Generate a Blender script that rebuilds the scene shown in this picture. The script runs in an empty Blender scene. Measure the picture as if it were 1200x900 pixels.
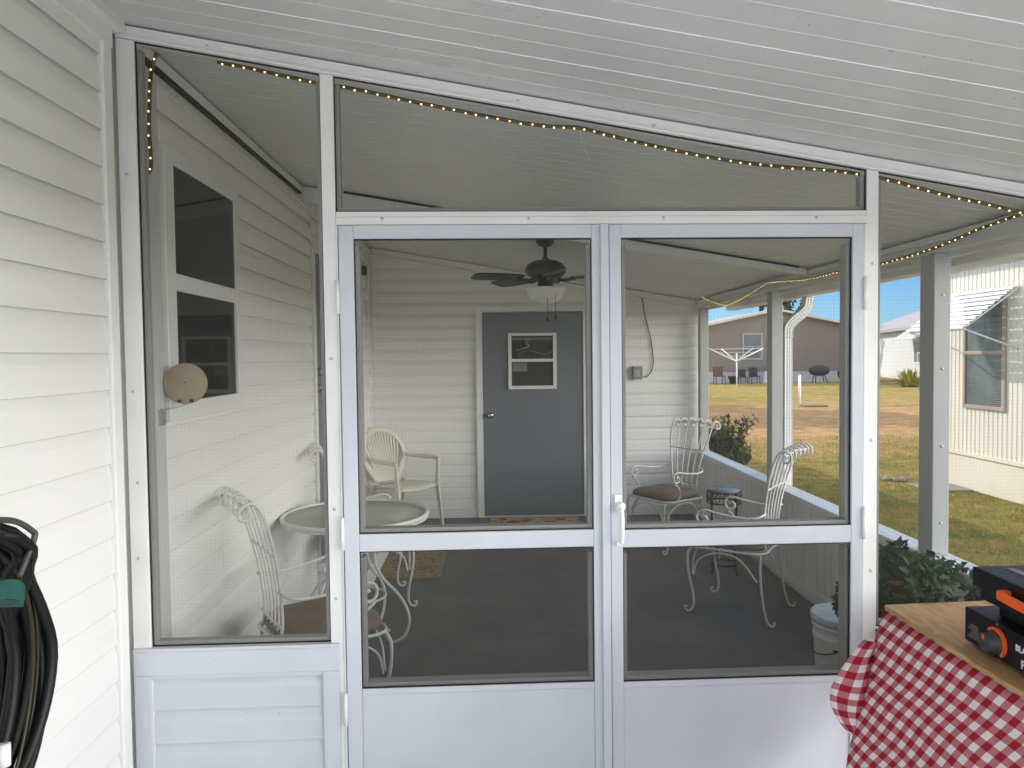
import bpy, bmesh, math, random
from mathutils import Vector, Matrix
R = math.radians
sin, cos, pi = math.sin, math.cos, math.pi
rnd = random.Random(7)
scene = bpy.context.scene
COL = scene.collection

# ------------------------------------------------------------------ object helpers
def tag(o, label=None, cat=None, group=None, kind=None):
    if label: o['label'] = label
    if cat: o['category'] = cat
    if group: o['group'] = group
    if kind: o['kind'] = kind
    return o

def thing(name, label, cat, loc=(0, 0, 0), rz=0.0, group=None):
    o = bpy.data.objects.new(name, None)
    o.empty_display_size = 0.1
    COL.objects.link(o)
    o.location = loc
    o.rotation_euler = (0, 0, rz)
    return tag(o, label, cat, group)

def copy_tree(o, parent=None):
    c = o.copy()
    COL.objects.link(c)
    if parent: c.parent = parent
    for ch in list(o.children):
        copy_tree(ch, c)
    return c

class MB:
    """collects shapes and links them as one mesh object"""
    def __init__(s):
        s.v = []; s.f = []; s.uv = {}; s.mi = []; s.smooth = []
    def add(s, vs, fs, m=0, smooth=False, uvs=None):
        b = len(s.v)
        s.v += [tuple(v) for v in vs]
        for f in fs:
            s.f.append(tuple(i + b for i in f)); s.mi.append(m); s.smooth.append(smooth)
        if uvs:
            for i, uv in enumerate(uvs): s.uv[b + i] = uv
        return s
    def box(s, x0, x1, y0, y1, z0, z1, m=0):
        vs = [(x0,y0,z0),(x1,y0,z0),(x1,y1,z0),(x0,y1,z0),(x0,y0,z1),(x1,y0,z1),(x1,y1,z1),(x0,y1,z1)]
        return s.add(vs, [(0,3,2,1),(4,5,6,7),(0,1,5,4),(1,2,6,5),(2,3,7,6),(3,0,4,7)], m)
    def hexa(s, p, m=0):   # 8 points, bottom ring then top ring
        return s.add(p, [(0,3,2,1),(4,5,6,7),(0,1,5,4),(1,2,6,5),(2,3,7,6),(3,0,4,7)], m)
    def quad(s, a, b, c, d, m=0, uvs=None):
        return s.add([a, b, c, d], [(0,1,2,3)], m, False, uvs)
    def tube(s, pts, r, n=8, m=0, caps=True, closed=False):
        P = [Vector(p) for p in pts]
        N = len(P)
        rr = r if isinstance(r, (list, tuple)) else [r]*N
        T = []
        for i in range(N):
            if closed: t = P[(i+1) % N] - P[(i-1) % N]
            elif i == 0: t = P[1]-P[0]
            elif i == N-1: t = P[-1]-P[-2]
            else: t = P[i+1]-P[i-1]
            if t.length < 1e-9: t = Vector((0,0,1))
            T.append(t.normalized())
        ref = Vector((0,0,1)) if abs(T[0].z) < .9 else Vector((1,0,0))
        u = T[0].cross(ref).normalized()
        vs = []; fs = []
        for i in range(N):
            if i:
                ax = T[i-1].cross(T[i])
                if ax.length > 1e-7:
                    u = Matrix.Rotation(T[i-1].angle(T[i]), 3, ax.normalized()) @ u
            u = (u - T[i]*u.dot(T[i])).normalized()
            w = T[i].cross(u)
            for k in range(n):
                a = 2*pi*k/n
                vs.append(P[i] + (u*cos(a) + w*sin(a))*rr[i])
        R_ = N if closed else N-1
        for i in range(R_):
            j = (i+1) % N
            for k in range(n):
                l = (k+1) % n
                fs.append((i*n+k, i*n+l, j*n+l, j*n+k))
        if caps and not closed:
            fs.append(tuple(reversed(range(n)))); fs.append(tuple((N-1)*n+k for k in range(n)))
        return s.add(vs, fs, m, True)
    def lathe(s, prof, c=(0,0,0), n=32, m=0, axis='z', caps=True):
        vs = []; fs = []
        for (r, h) in prof:
            for k in range(n):
                a = 2*pi*k/n
                if axis == 'z': p = (c[0]+r*cos(a), c[1]+r*sin(a), c[2]+h)
                elif axis == 'x': p = (c[0]+h, c[1]+r*cos(a), c[2]+r*sin(a))
                else: p = (c[0]-r*cos(a), c[1]+h, c[2]+r*sin(a))
                vs.append(p)
        for i in range(len(prof)-1):
            for k in range(n):
                l = (k+1) % n
                fs.append((i*n+k, i*n+l, (i+1)*n+l, (i+1)*n+k))
        if caps:
            if prof[0][0] > 1e-6: fs.append(tuple(reversed(range(n))))
            if prof[-1][0] > 1e-6: fs.append(tuple((len(prof)-1)*n+k for k in range(n)))
        return s.add(vs, fs, m, True)
    def sphere(s, c, r, n=8, m=0, sc=(1,1,1)):
        vs = []; fs = []
        h = max(4, n//2+1)
        for i in range(h+1):
            t = pi*i/h
            for k in range(n):
                a = 2*pi*k/n
                vs.append((c[0]+r*sc[0]*sin(t)*cos(a), c[1]+r*sc[1]*sin(t)*sin(a), c[2]+r*sc[2]*cos(t)))
        for i in range(h):
            for k in range(n):
                l = (k+1) % n
                fs.append((i*n+k, (i+1)*n+k, (i+1)*n+l, i*n+l))
        return s.add(vs, fs, m, True)
    def build(s, name, mats, parent=None, local=False, bevel=0.0, clean=False, subsurf=0):
        me = bpy.data.meshes.new(name)
        off = Vector((0,0,0))
        if parent is not None and not local:
            p = parent
            while p is not None:
                off += p.location; p = p.parent
        me.from_pydata([Vector(v)-off for v in s.v], [], s.f)
        if not isinstance(mats, (list, tuple)): mats = [mats]
        for m in mats: me.materials.append(m)
        me.polygons.foreach_set('material_index', s.mi)
        me.polygons.foreach_set('use_smooth', s.smooth)
        if s.uv:
            uvl = me.uv_layers.new(name='UVMap')
            for lp in me.loops:
                uvl.data[lp.index].uv = s.uv.get(lp.vertex_index, (0, 0))
        if clean:
            bm = bmesh.new(); bm.from_mesh(me)
            bmesh.ops.remove_doubles(bm, verts=bm.verts, dist=1e-5)
            bmesh.ops.recalc_face_normals(bm, faces=bm.faces)
            bm.to_mesh(me); bm.free()
        me.update()
        o = bpy.data.objects.new(name, me)
        COL.objects.link(o)
        if parent is not None: o.parent = parent
        if bevel:
            b = o.modifiers.new('bevel', 'BEVEL'); b.width = bevel; b.segments = 2
            b.limit_method = 'ANGLE'; b.angle_limit = R(40); b.use_clamp_overlap = True
        if subsurf:
            b = o.modifiers.new('sub', 'SUBSURF'); b.levels = subsurf; b.render_levels = subsurf
        return o

def curve(pts, n=6, closed=False):
    """Catmull-Rom through the points"""
    P = [Vector(p) for p in pts]; out = []
    N = len(P)
    for i in range(N if closed else N-1):
        if closed:
            p0, p1, p2, p3 = P[(i-1) % N], P[i], P[(i+1) % N], P[(i+2) % N]
        else:
            p0 = P[i-1] if i else P[0]*2-P[1]
            p1, p2 = P[i], P[i+1]
            p3 = P[i+2] if i+2 < N else P[-1]*2-P[-2]
        for k in range(n):
            t = k/n
            out.append(0.5*((2*p1)+(p2-p0)*t+(2*p0-5*p1+4*p2-p3)*t*t+(3*p1-p0-3*p2+p3)*t**3))
    if not closed: out.append(P[-1])
    return out

# ------------------------------------------------------------------ materials
class NT:
    def __init__(s, name):
        s.m = bpy.data.materials.new(name); s.m.use_nodes = True
        s.t = s.m.node_tree; s.t.nodes.clear()
        s.out = s.n('ShaderNodeOutputMaterial')
    def n(s, ty, **kw):
        nd = s.t.nodes.new(ty)
        for k, v in kw.items(): setattr(nd, k, v)
        return nd
    def l(s, a, b): s.t.links.new(a, b)
    def noise(s, scale, detail=3, vec=None, rough=.5, dist=0.0):
        nd = s.n('ShaderNodeTexNoise'); nd.inputs['Scale'].default_value = scale
        nd.inputs['Detail'].default_value = detail; nd.inputs['Roughness'].default_value = rough
        nd.inputs['Distortion'].default_value = dist
        if vec: s.l(vec, nd.inputs['Vector'])
        return nd.outputs['Fac']
    def ramp(s, fac, stops):
        r = s.n('ShaderNodeValToRGB'); e = r.color_ramp.elements
        e[0].position, e[0].color = stops[0][0], (*stops[0][1], 1)
        e[1].position, e[1].color = stops[-1][0], (*stops[-1][1], 1)
        for p, c in stops[1:-1]:
            x = e.new(p); x.color = (*c, 1)
        s.l(fac, r.inputs['Fac']); return r.outputs['Color']
    def mix(s, fac, a, b, mode='MIX'):
        x = s.n('ShaderNodeMix', data_type='RGBA', blend_type=mode)
        for sock, v in ((x.inputs[0], fac), (x.inputs[6], a), (x.inputs[7], b)):
            if isinstance(v, (int, float)): sock.default_value = v
            elif isinstance(v, tuple): sock.default_value = (*v, 1)
            else: s.l(v, sock)
        return x.outputs[2]
    def math(s, op, a, b=0.0, c=0.0):
        x = s.n('ShaderNodeMath', operation=op)
        for i, v in enumerate((a, b, c)):
            if isinstance(v, (int, float)): x.inputs[i].default_value = v
            else: s.l(v, x.inputs[i])
        return x.outputs[0]
    def coord(s, which='Object', scale=None):
        tc = s.n('ShaderNodeTexCoord').outputs[which]
        if scale:
            mp = s.n('ShaderNodeMapping'); mp.inputs['Scale'].default_value = scale
            s.l(tc, mp.inputs['Vector']); return mp.outputs[0]
        return tc
    def bsdf(s, color, rough=.5, metal=0.0, spec=.5, bump=None, bstr=.2, bdist=.01, emis=None, estr=0, link=True, coat=0.0):
        b = s.n('ShaderNodeBsdfPrincipled')
        for sock, v in (('Base Color', color), ('Roughness', rough)):
            if isinstance(v, (int, float)): b.inputs[sock].default_value = v
            elif isinstance(v, tuple): b.inputs[sock].default_value = (*v, 1)
            else: s.l(v, b.inputs[sock])
        b.inputs['Metallic'].default_value = metal
        b.inputs['Specular IOR Level'].default_value = spec
        b.inputs['Coat Weight'].default_value = coat
        if emis:
            b.inputs['Emission Color'].default_value = (*emis, 1); b.inputs['Emission Strength'].default_value = estr
        if bump is not None:
            bp = s.n('ShaderNodeBump'); bp.inputs['Strength'].default_value = bstr; bp.inputs['Distance'].default_value = bdist
            s.l(bump, bp.inputs['Height']); s.l(bp.outputs[0], b.inputs['Normal'])
        if link: s.l(b.outputs[0], s.out.inputs[0])
        return b.outputs[0]

def painted(name, color, rough=.4, var=.06, scale=3.0, grime=.0, bstr=.05, bscale=120, spec=.5, streak=(1, 1, 1)):
    t = NT(name)
    co = t.coord('Object', streak)
    dark = tuple(c*(1-var*2) for c in color)
    c = t.ramp(t.noise(scale, 5, co), [(.3, dark), (.7, color)])
    if grime:
        g = t.noise(scale*6, 6, co, .7)
        gm = t.math('MULTIPLY', t.math('GREATER_THAN', g, .70), grime)
        c = t.mix(gm, c, tuple(x*.35 for x in color))
    r = t.math('ADD', t.math('MULTIPLY', t.noise(scale*2, 3, co), .2), rough-.1)
    t.bsdf(c, r, spec=spec, bump=t.noise(bscale, 2, t.coord()), bstr=bstr, bdist=.002)
    return t.m

M = {}
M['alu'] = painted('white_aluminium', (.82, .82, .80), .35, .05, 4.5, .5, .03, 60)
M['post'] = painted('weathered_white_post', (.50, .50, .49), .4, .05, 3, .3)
M['alu_door'] = painted('shade_tinted_door_aluminium', (.60, .62, .665), .33, .045, 3.5, .6, .05, 40)  # frame white darkened and blued to imitate weaker light low down
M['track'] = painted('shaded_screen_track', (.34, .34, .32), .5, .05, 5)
M['alu_shade'] = painted('grey_shaded_aluminium', (.62, .63, .62), .4, .05, 3)
M['siding'] = painted('white_vinyl_siding', (.86, .855, .84), .42, .045, 1.6, .3, .10, 35, streak=(1, .15, 1.6))
M['siding_in'] = painted('porch_vinyl_siding', (.88, .875, .845), .45, .03, 1.6, .2, .10, 35, streak=(1, .15, 1.6))
M['siding_back'] = painted('cream_vinyl_siding', (.90, .89, .855), .45, .03, 1.6, .2, .08, 35, streak=(.15, 1, 1.6))
M['joint'] = painted('lap_shade_and_seam', (.62, .61, .58), .7, .15, 20)  # darker tone painting the lap shadow; also used for the overlap seams
M['trim'] = painted('white_trim', (.84, .84, .82), .4, .03, 3, .4)
M['black'] = painted('black_gasket', (.012, .012, .014), .6, .05, 20)
M['iron'] = painted('white_wrought_iron', (.78, .77, .73), .35, .06, 30, .35, .25, 300)
M['black_iron'] = painted('black_iron', (.015, .014, .014), .4, .05, 20)
M['griddle'] = painted('black_powdercoat', (.008, .008, .010), .38, .1, 30, 0, .2, 600, .3)
M['orange'] = painted('orange_silicone', (.85, .12, .012), .45, .03, 10)
M['bronze'] = painted('dark_bronze', (.012, .009, .008), .35, .15, 12, spec=.6)
M['blade'] = painted('dark_wood_blade', (.022, .012, .008), .35, .2, 10, streak=(1, 8, 1))
M['knob'] = painted('dark_grey_knob', (.03, .033, .037), .5, .05, 20)
M['steel'] = NT('brushed_steel'); M['steel'].bsdf((.55, .54, .52), .28, 1.0); M['steel'] = M['steel'].m
M['screw'] = NT('screw_steel'); M['screw'].bsdf((.60, .60, .61), .4, 1.0); M['screw'] = M['screw'].m
M['grey_door'] = painted('grey_door_paint', (.155, .172, .185), .42, .03, 2, 0, .05, 90)
M['plastic'] = painted('ivory_resin', (.78, .75, .64), .38, .03, 8)
M['bucket'] = painted('white_bucket_plastic', (.85, .85, .83), .35, .04, 8, .4)
M['lid'] = painted('pale_blue_lid', (.60, .68, .74), .4, .06, 10)
M['beige'] = painted('beige_dial', (.38, .31, .20), .6, .08, 20, .3)
M['greybox'] = painted('grey_box_plastic', (.30, .29, .27), .5, .05, 20)
M['hose'] = painted('black_rubber_hose', (.006, .006, .006), .45, .1, 15, .0, .15, 90, .3)
M['green_plastic'] = painted('teal_green_plastic', (.012, .10, .085), .45, .25, 30, .5)
M['wire'] = painted('grey_green_wire', (.06, .065, .055), .4, .1, 20)
M['white_paint'] = painted('white_house_paint', (.80, .80, .79), .6, .03, .4)
M['concrete'] = painted('pale_concrete', (.78, .78, .76), .8, .06, 1.2, .2, .3, 40)
M['roof_white'] = painted('white_metal_roof', (.70, .71, .72), .5, .05, .5)
M['shingle'] = painted('pale_grey_shingle', (.46, .42, .42), .85, .1, 2.5, .3)
M['brown_wall'] = painted('taupe_stucco', (.235, .195, .170), .8, .05, .6, 0, .2, 20)
M['roof_trim'] = painted('pale_fascia', (.52, .48, .44), .6, .04, 2)
M['red_chair'] = painted('faded_red_plastic', (.11, .045, .035), .5, .1, 5)
M['dark'] = painted('dark_fabric', (.02, .02, .022), .7, .1, 5)
M['bin'] = painted('dark_grey_bin', (.05, .055, .06), .5, .1, 5)
M['slabstone'] = painted('grey_paver', (.32, .30, .27), .85, .15, 6)
M['lantern_glass'] = NT('clear_jar_glass'); M['lantern_glass'].bsdf((.75, .74, .68), .15, spec=.8); M['lantern_glass'] = M['lantern_glass'].m
M['trunk'] = painted('bark', (.09, .065, .045), .9, .2, 8, 0, .6, 20)
M['label_black'] = painted('black_label', (.02, .02, .02), .5, .05, 10)
M['label_white'] = painted('white_print', (.78, .78, .78), .5, .02, 10)
M['basket'] = painted('basket_wood', (.22, .12, .06), .7, .2, 14, .3, .5, 60)
M['rope'] = painted('rope_light_sleeve', (.11, .085, .03), .3, .1, 20)
M['soil'] = painted('soil', (.03, .02, .015), .9, .2, 20)

def _cushion():
    t = NT('taupe_cushion_fabric'); co = t.coord()
    w = t.noise(220, 2, co)
    c = t.ramp(t.noise(9, 4, co), [(.3, (.155, .115, .085)), (.7, (.23, .175, .13))])
    c = t.mix(.25, c, t.ramp(w, [(.35, (.10, .075, .055)), (.65, (.30, .24, .19))]))
    t.bsdf(c, .9, bump=w, bstr=.4, bdist=.003); return t.m
M['cushion'] = _cushion()

def _bulb():
    t = NT('warm_led'); t.bsdf((.9, .75, .35), .3, emis=(1.0, .72, .25), estr=2.6); return t.m
M['bulb'] = _bulb()

def _frost():
    t = NT('frosted_glass_bowl')
    g = t.noise(3, 3)
    t.bsdf(t.ramp(g, [(.3, (.80, .79, .75)), (.7, (.90, .89, .86))]), .35, spec=.6); return t.m
M['frost'] = _frost()

def _ceiling(name, base, rough=.30, bs=.09):
    t = NT(name); co = t.coord()
    st = t.coord('Object', (.25, 2.2, 1))
    c = t.ramp(t.noise(1.3, 5, co, .6), [(.25, tuple(x*.88 for x in base)), (.75, base)])
    spots = t.math('MULTIPLY', t.math('GREATER_THAN', t.noise(38, 2, co, .6), .735), .45)
    c = t.mix(spots, c, tuple(x*.3 for x in base))
    r = t.math('ADD', t.math('MULTIPLY', t.noise(2.2, 4, st), .25), rough-.12)
    t.bsdf(c, r, spec=.55, bump=t.noise(5, 3, st), bstr=bs, bdist=.02); return t.m
M['ceiling'] = _ceiling('white_roof_pan', (.69, .685, .675))
M['ceiling_in'] = _ceiling('porch_roof_pan', (.78, .77, .74), .40, .05)
M['rib'] = painted('roof_pan_rib', (.88, .88, .87), .3, .05, 3)  # whiter than the pan to imitate the glint along each groove
M['rib2'] = painted('roof_pan_rib_soft', (.78, .78, .76), .3, .05, 3)

def _screen(name, fac, col, period=.0125, amp=.018):
    t = NT(name); tc = t.coord()
    sp = t.n('ShaderNodeSeparateXYZ'); t.l(tc, sp.inputs[0])
    w = None
    k = 2*pi/period
    sx = t.math('SINE', t.math('MULTIPLY', t.math('ADD', sp.outputs[0], sp.outputs[1]), k))
    sz = t.math('SINE', t.math('MULTIPLY', sp.outputs[2], k))
    s_ = t.math('MULTIPLY', t.math('ADD', sx, sz), amp)
    big = t.math('MULTIPLY', t.math('SUBTRACT', t.noise(1.4, 3, tc), .5), .10)
    f = t.math('ADD', t.math('ADD', s_, big), fac)
    tr = t.n('ShaderNodeBsdfTransparent')
    b = t.bsdf(col, .7, spec=.2, link=False)
    mx = t.n('ShaderNodeMixShader'); t.l(f, mx.inputs[0]); t.l(tr.outputs[0], mx.inputs[1]); t.l(b, mx.inputs[2])
    t.l(mx.outputs[0], t.out.inputs[0]); return t.m
M['screen'] = _screen('insect_screen', .18, (.13, .13, .12))
M['screen_dark'] = _screen('lower_insect_screen', .30, (.08, .08, .075))
M['screen_side'] = _screen('side_insect_screen', .10, (.14, .14, .13), .010, .012)

def _glass(name, fac=.16, tint=(.02, .022, .024)):
    t = NT(name)
    tr = t.n('ShaderNodeBsdfTransparent'); tr.inputs[0].default_value = (.55, .56, .57, 1)
    g = t.n('ShaderNodeBsdfGlossy'); g.inputs['Roughness'].default_value = .03
    fr = t.n('ShaderNodeLayerWeight'); fr.inputs['Blend'].default_value = .35
    f = t.math('ADD', t.math('MULTIPLY', fr.outputs['Fresnel'], .35), fac*.25)
    mx = t.n('ShaderNodeMixShader'); t.l(f, mx.inputs[0]); t.l(tr.outputs[0], mx.inputs[1]); t.l(g.outputs[0], mx.inputs[2])
    t.l(mx.outputs[0], t.out.inputs[0]); return t.m
M['glass'] = _glass('window_glass')
t_ = NT('dark_room'); t_.bsdf((.02, .021, .02), .7); M['dark_room'] = t_.m
t_ = NT('window_blind'); t_.bsdf((.19, .19, .17), .6); M['blind'] = t_.m
t_ = NT('far_window_glass'); t_.bsdf(t_.ramp(t_.noise(.8, 2), [(.3, (.04, .05, .06)), (.7, (.11, .13, .15))]), .15, spec=.8); M['far_glass'] = t_.m

def _floor():
    t = NT('dark_grey_porch_paint'); co = t.coord()
    c = t.ramp(t.noise(1.9, 8, co, .72), [(.3, (.080, .080, .078)), (.52, (.108, .107, .103)), (.72, (.15, .146, .138))])
    sp = t.math('MULTIPLY', t.math('GREATER_THAN', t.noise(60, 2, co), .74), .4)
    c = t.mix(sp, c, (.22, .21, .19))
    t.bsdf(c, .55, bump=t.noise(90, 3, co), bstr=.15, bdist=.003); return t.m
M['floor'] = _floor()

def _grass():
    t = NT('patchy_lawn'); co = t.coord()
    st = t.coord('Object', (.35, 1.0, 1))
    sp = t.n('ShaderNodeSeparateXYZ'); t.l(co, sp.inputs[0])
    n1 = t.noise(.55, 5, st, .6); n2 = t.noise(3.2, 7, co, .8); n3 = t.noise(30, 6, co, .85)
    near = t.ramp(n1, [(.30, (.11, .17, .025)), (.48, (.31, .33, .05)), (.70, (.56, .42, .10))])
    mid = t.ramp(n1, [(.30, (.36, .28, .07)), (.42, (.68, .36, .20)), (.7, (.78, .46, .29))])
    yv = t.math('ADD', sp.outputs[1], t.math('MULTIPLY', t.math('SUBTRACT', t.noise(.6, 6, co, .75), .5), 16))
    a = t.n('ShaderNodeMapRange'); t.l(yv, a.inputs[0]); a.inputs[1].default_value = 10.5; a.inputs[2].default_value = 15.5
    b = t.n('ShaderNodeMapRange'); t.l(yv, b.inputs[0]); b.inputs[1].default_value = 22; b.inputs[2].default_value = 27
    m_ = t.math('MULTIPLY', a.outputs[0], t.math('SUBTRACT', 1.0, t.math('MULTIPLY', b.outputs[0], .75)))
    c = t.mix(m_, near, mid)
    c = t.mix(.50, c, t.ramp(n2, [(.34, (.06, .075, .012)), (.46, (.30, .24, .05)), (.56, (.62, .37, .15)), (.68, (.80, .56, .26))]))
    c = t.mix(.75, c, t.ramp(n3, [(.3, (.25, .25, .22)), (.7, (1.45, 1.42, 1.32))]), 'MULTIPLY')
    t.bsdf(c, .95, spec=.1, bump=n3, bstr=.9, bdist=.05); return t.m
M['grass'] = _grass()
def _blade():
    t = NT('grass_blades'); oi = t.coord()
    c = t.ramp(t.noise(3.5, 4, oi, .7), [(.3, (.12, .15, .022)), (.5, (.32, .27, .05)), (.7, (.52, .36, .12))])
    t.bsdf(c, .8, spec=.15); return t.m
M['blades'] = _blade()

def _leaf(name, a, b, c2, sc=9):
    t = NT(name); co = t.coord()
    c = t.ramp(t.noise(sc, 3, co), [(.3, a), (.5, b), (.72, c2)])
    t.bsdf(c, .6, spec=.22); return t.m
M['ivy'] = _leaf('ivy_leaf', (.006, .020, .006), (.016, .050, .012), (.035, .09, .022))
M['bush'] = _leaf('bush_leaf', (.03, .05, .012), (.075, .10, .02), (.17, .16, .04), 4)
M['pine'] = _leaf('pine_needles', (.008, .016, .010), (.018, .035, .018), (.03, .055, .025), 1)
M['yellow_leaf'] = _leaf('yellow_leaf', (.18, .17, .02), (.42, .40, .04), (.55, .50, .10), 2)

def _gingham():
    t = NT('red_gingham_cloth')
    uv = t.n('ShaderNodeTexCoord').outputs['UV']
    sp = t.n('ShaderNodeSeparateXYZ'); t.l(uv, sp.inputs[0])
    fx = t.math('LESS_THAN', t.math('FRACT', sp.outputs[0]), .5)
    fy = t.math('LESS_THAN', t.math('FRACT', sp.outputs[1]), .5)
    s_ = t.math('MULTIPLY', t.math('ADD', fx, fy), .5)
    c = t.ramp(s_, [(0.0, (.84, .80, .78)), (.5, (.54, .20, .225)), (1.0, (.37, .018, .038))])
    k = t.n('ShaderNodeTexWave'); k.inputs['Scale'].default_value = 9.0; t.l(uv, k.inputs[0])
    c = t.mix(.18, c, t.ramp(t.noise(60, 2, uv), [(.3, (.35, .30, .30)), (.7, (.75, .7, .7))]), 'MULTIPLY')
    t.bsdf(c, .85, spec=.15, bump=t.noise(14, 4, uv, .5), bstr=.25, bdist=.01); return t.m
M['gingham'] = _gingham()

def _ply():
    t = NT('plywood'); co = t.coord('Object', (9, 1.2, 3))
    g = t.noise(3, 6, co, .65, 1.2)
    c = t.ramp(g, [(.25, (.26, .14, .055)), (.5, (.46, .27, .12)), (.75, (.58, .37, .18))])
    st = t.math('MULTIPLY', t.math('GREATER_THAN', t.noise(9, 3, t.coord()), .64), .35)
    c = t.mix(st, c, (.12, .075, .04))
    t.bsdf(c, .6, bump=g, bstr=.15, bdist=.003); return t.m
M['ply'] = _ply()

def _rug(name, bg, sc):
    t = NT(name); co = t.coord()
    v = t.n('ShaderNodeTexVoronoi'); v.inputs['Scale'].default_value = sc; t.l(co, v.inputs[0])
    n = t.noise(sc*1.3, 3, co, .5, 1.5)
    c = t.ramp(n, [(.30, (.10, .12, .05)), (.42, bg), (.56, bg), (.62, (.26, .09, .05)), (.72, (.30, .24, .10))])
    c = t.mix(.25, c, v.outputs['Color'], 'MULTIPLY')
    w = t.noise(200, 2, co)
    t.bsdf(c, .95, spec=.05, bump=w, bstr=.6, bdist=.004); return t.m
M['rug'] = _rug('olive_rug', (.36, .31, .17), 9)
M['rug_border'] = painted('rug_border', (.30, .25, .13), .95, .1, 30)
M['mat'] = _rug('floral_mat', (.50, .42, .28), 15)
M['mat_red'] = painted('mat_dark_red', (.34, .05, .045), .95, .2, 30)

def _mesh_top():
    t = NT('table_mesh_top'); co = t.coord()
    sp = t.n('ShaderNodeSeparateXYZ'); t.l(co, sp.inputs[0])
    a = t.math('SINE', t.math('MULTIPLY', t.math('ADD', sp.outputs[0], sp.outputs[1]), 620))
    b = t.math('SINE', t.math('MULTIPLY', t.math('SUBTRACT', sp.outputs[0], sp.outputs[1]), 620))
    h = t.math('ADD', t.math('MULTIPLY', t.math('ADD', a, b), .08), .50)
    tr = t.n('ShaderNodeBsdfTransparent')
    s_ = t.bsdf((.50, .50, .46), .5, link=False)
    mx = t.n('ShaderNodeMixShader'); t.l(h, mx.inputs[0]); t.l(tr.outputs[0], mx.inputs[1]); t.l(s_, mx.inputs[2])
    t.l(mx.outputs[0], t.out.inputs[0]); return t.m
M['mesh_top'] = _mesh_top()

# ------------------------------------------------------------------ dimensions (metres, porch floor = 0)
XL, XR = -1.20, 2.06        # house wall and outer wall of the porch
YB = 7.45                   # back wall
YS = 2.50                   # screen wall
GZ = -0.12                  # lawn
SL = -0.1695
def ceil(x): return 2.675 + SL*(x + 1.13)

# profile of one siding course (depth, height), pitch .114
PITCH = .1145
PROF = [(.0060, .010), (.0115, .0), (.0138, .0), (.0142, .0015), (.0142, .0040), (.0135, .010), (.0128, .066), (.0105, .083), (.0050, .102), (.0030, .112), (.0028, .126)]
def siding(mb, p0, d, n, length, z0, z1, top=None, seed=1, phase=0.0):
    """courses of dutch-lap siding: p0 start, d unit direction, n unit normal; top(s) caps each row's run"""
    rr = random.Random(seed)
    p0 = Vector(p0); d = Vector(d); n = Vector(n)
    z = z0 - phase
    while z < z1:
        s0, s1 = 0.0, length
        if top:
            s0, s1 = top(z)
        if s1 - s0 > .02:
            vs = []; fs = []
            segs = max(1, int((s1-s0)/.5))
            off = [rr.uniform(-.0004, .0004) for _ in range(segs+1)]
            for i in range(segs+1):
                s_ = s0+(s1-s0)*i/segs
                for (dep, h) in PROF:
                    q = p0+d*s_+n*(dep+off[i])
                    vs.append((q.x, q.y, min(max(z+h+off[i], z0), z1)))
            k = len(PROF)
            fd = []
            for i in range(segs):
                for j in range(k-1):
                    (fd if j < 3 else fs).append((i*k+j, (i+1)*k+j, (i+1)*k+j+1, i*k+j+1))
            mb.add(vs, fs)
            b0 = len(mb.v)-len(vs)
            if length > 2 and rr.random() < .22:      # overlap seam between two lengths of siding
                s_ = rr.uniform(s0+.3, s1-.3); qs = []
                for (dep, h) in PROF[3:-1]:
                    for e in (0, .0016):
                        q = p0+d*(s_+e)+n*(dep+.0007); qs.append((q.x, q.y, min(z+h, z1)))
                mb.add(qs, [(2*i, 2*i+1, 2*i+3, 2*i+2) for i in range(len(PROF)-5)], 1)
            for f_ in fd:      # lap shadow line painted in as darker faces
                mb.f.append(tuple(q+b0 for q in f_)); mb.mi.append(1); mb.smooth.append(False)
        z += PITCH
    return mb

# ================================================================== SETTING: ground
g = MB(); N_ = 60
vs = []; fs = []
xs = [-260, -120, -60, -30, -15, -8, -4, -2, 0, 2, 4, 6, 8, 12, 16, 22, 30, 40, 60, 90, 140, 300]
ys = [-120, -60, -30, -15, -8, -4, -2, 0, 2, 4, 6, 8, 10, 12, 15, 18, 22, 27, 33, 40, 50, 60, 80, 120, 200, 500]
for y in ys:
    for x in xs: vs.append((x, y, GZ))
for j in range(len(ys)-1):
    for i in range(len(xs)-1):
        a = j*len(xs)+i; fs.append((a, a+1, a+1+len(xs), a+len(xs)))
g.add(vs, fs)
tag(g.build('lawn_ground', M['grass']), 'patchy dry lawn around the porch', None, None, 'structure')
b = MB().box(XL, XR-.05, YS+.0, YB, -.12, 0.0)
tag(b.build('porch_floor', M['floor']), 'dark grey painted porch floor', None, None, 'structure')
b = MB().box(XL, 2.35, -14, YS-.004, -.13, -.02); b.box(2.352, 5.6, -14, 1.8, -.13, -.022)  # right-hand strip added out of view to bounce light onto the house wall
tag(b.build('carport_slab', M['concrete']), 'pale concrete carport slab with an added light-bouncing strip on the right', None, None, 'structure')
b = MB().box(-16, 30, -23, -15.5, -.125, -.10)
tag(b.build('street', painted('pale_road', (.30, .30, .29), .9, .06, 1)), 'unseen pale street added behind the carport to bounce sunlight', None, None, 'structure')  # added out of view as sunlit fill for the screen wall

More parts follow.
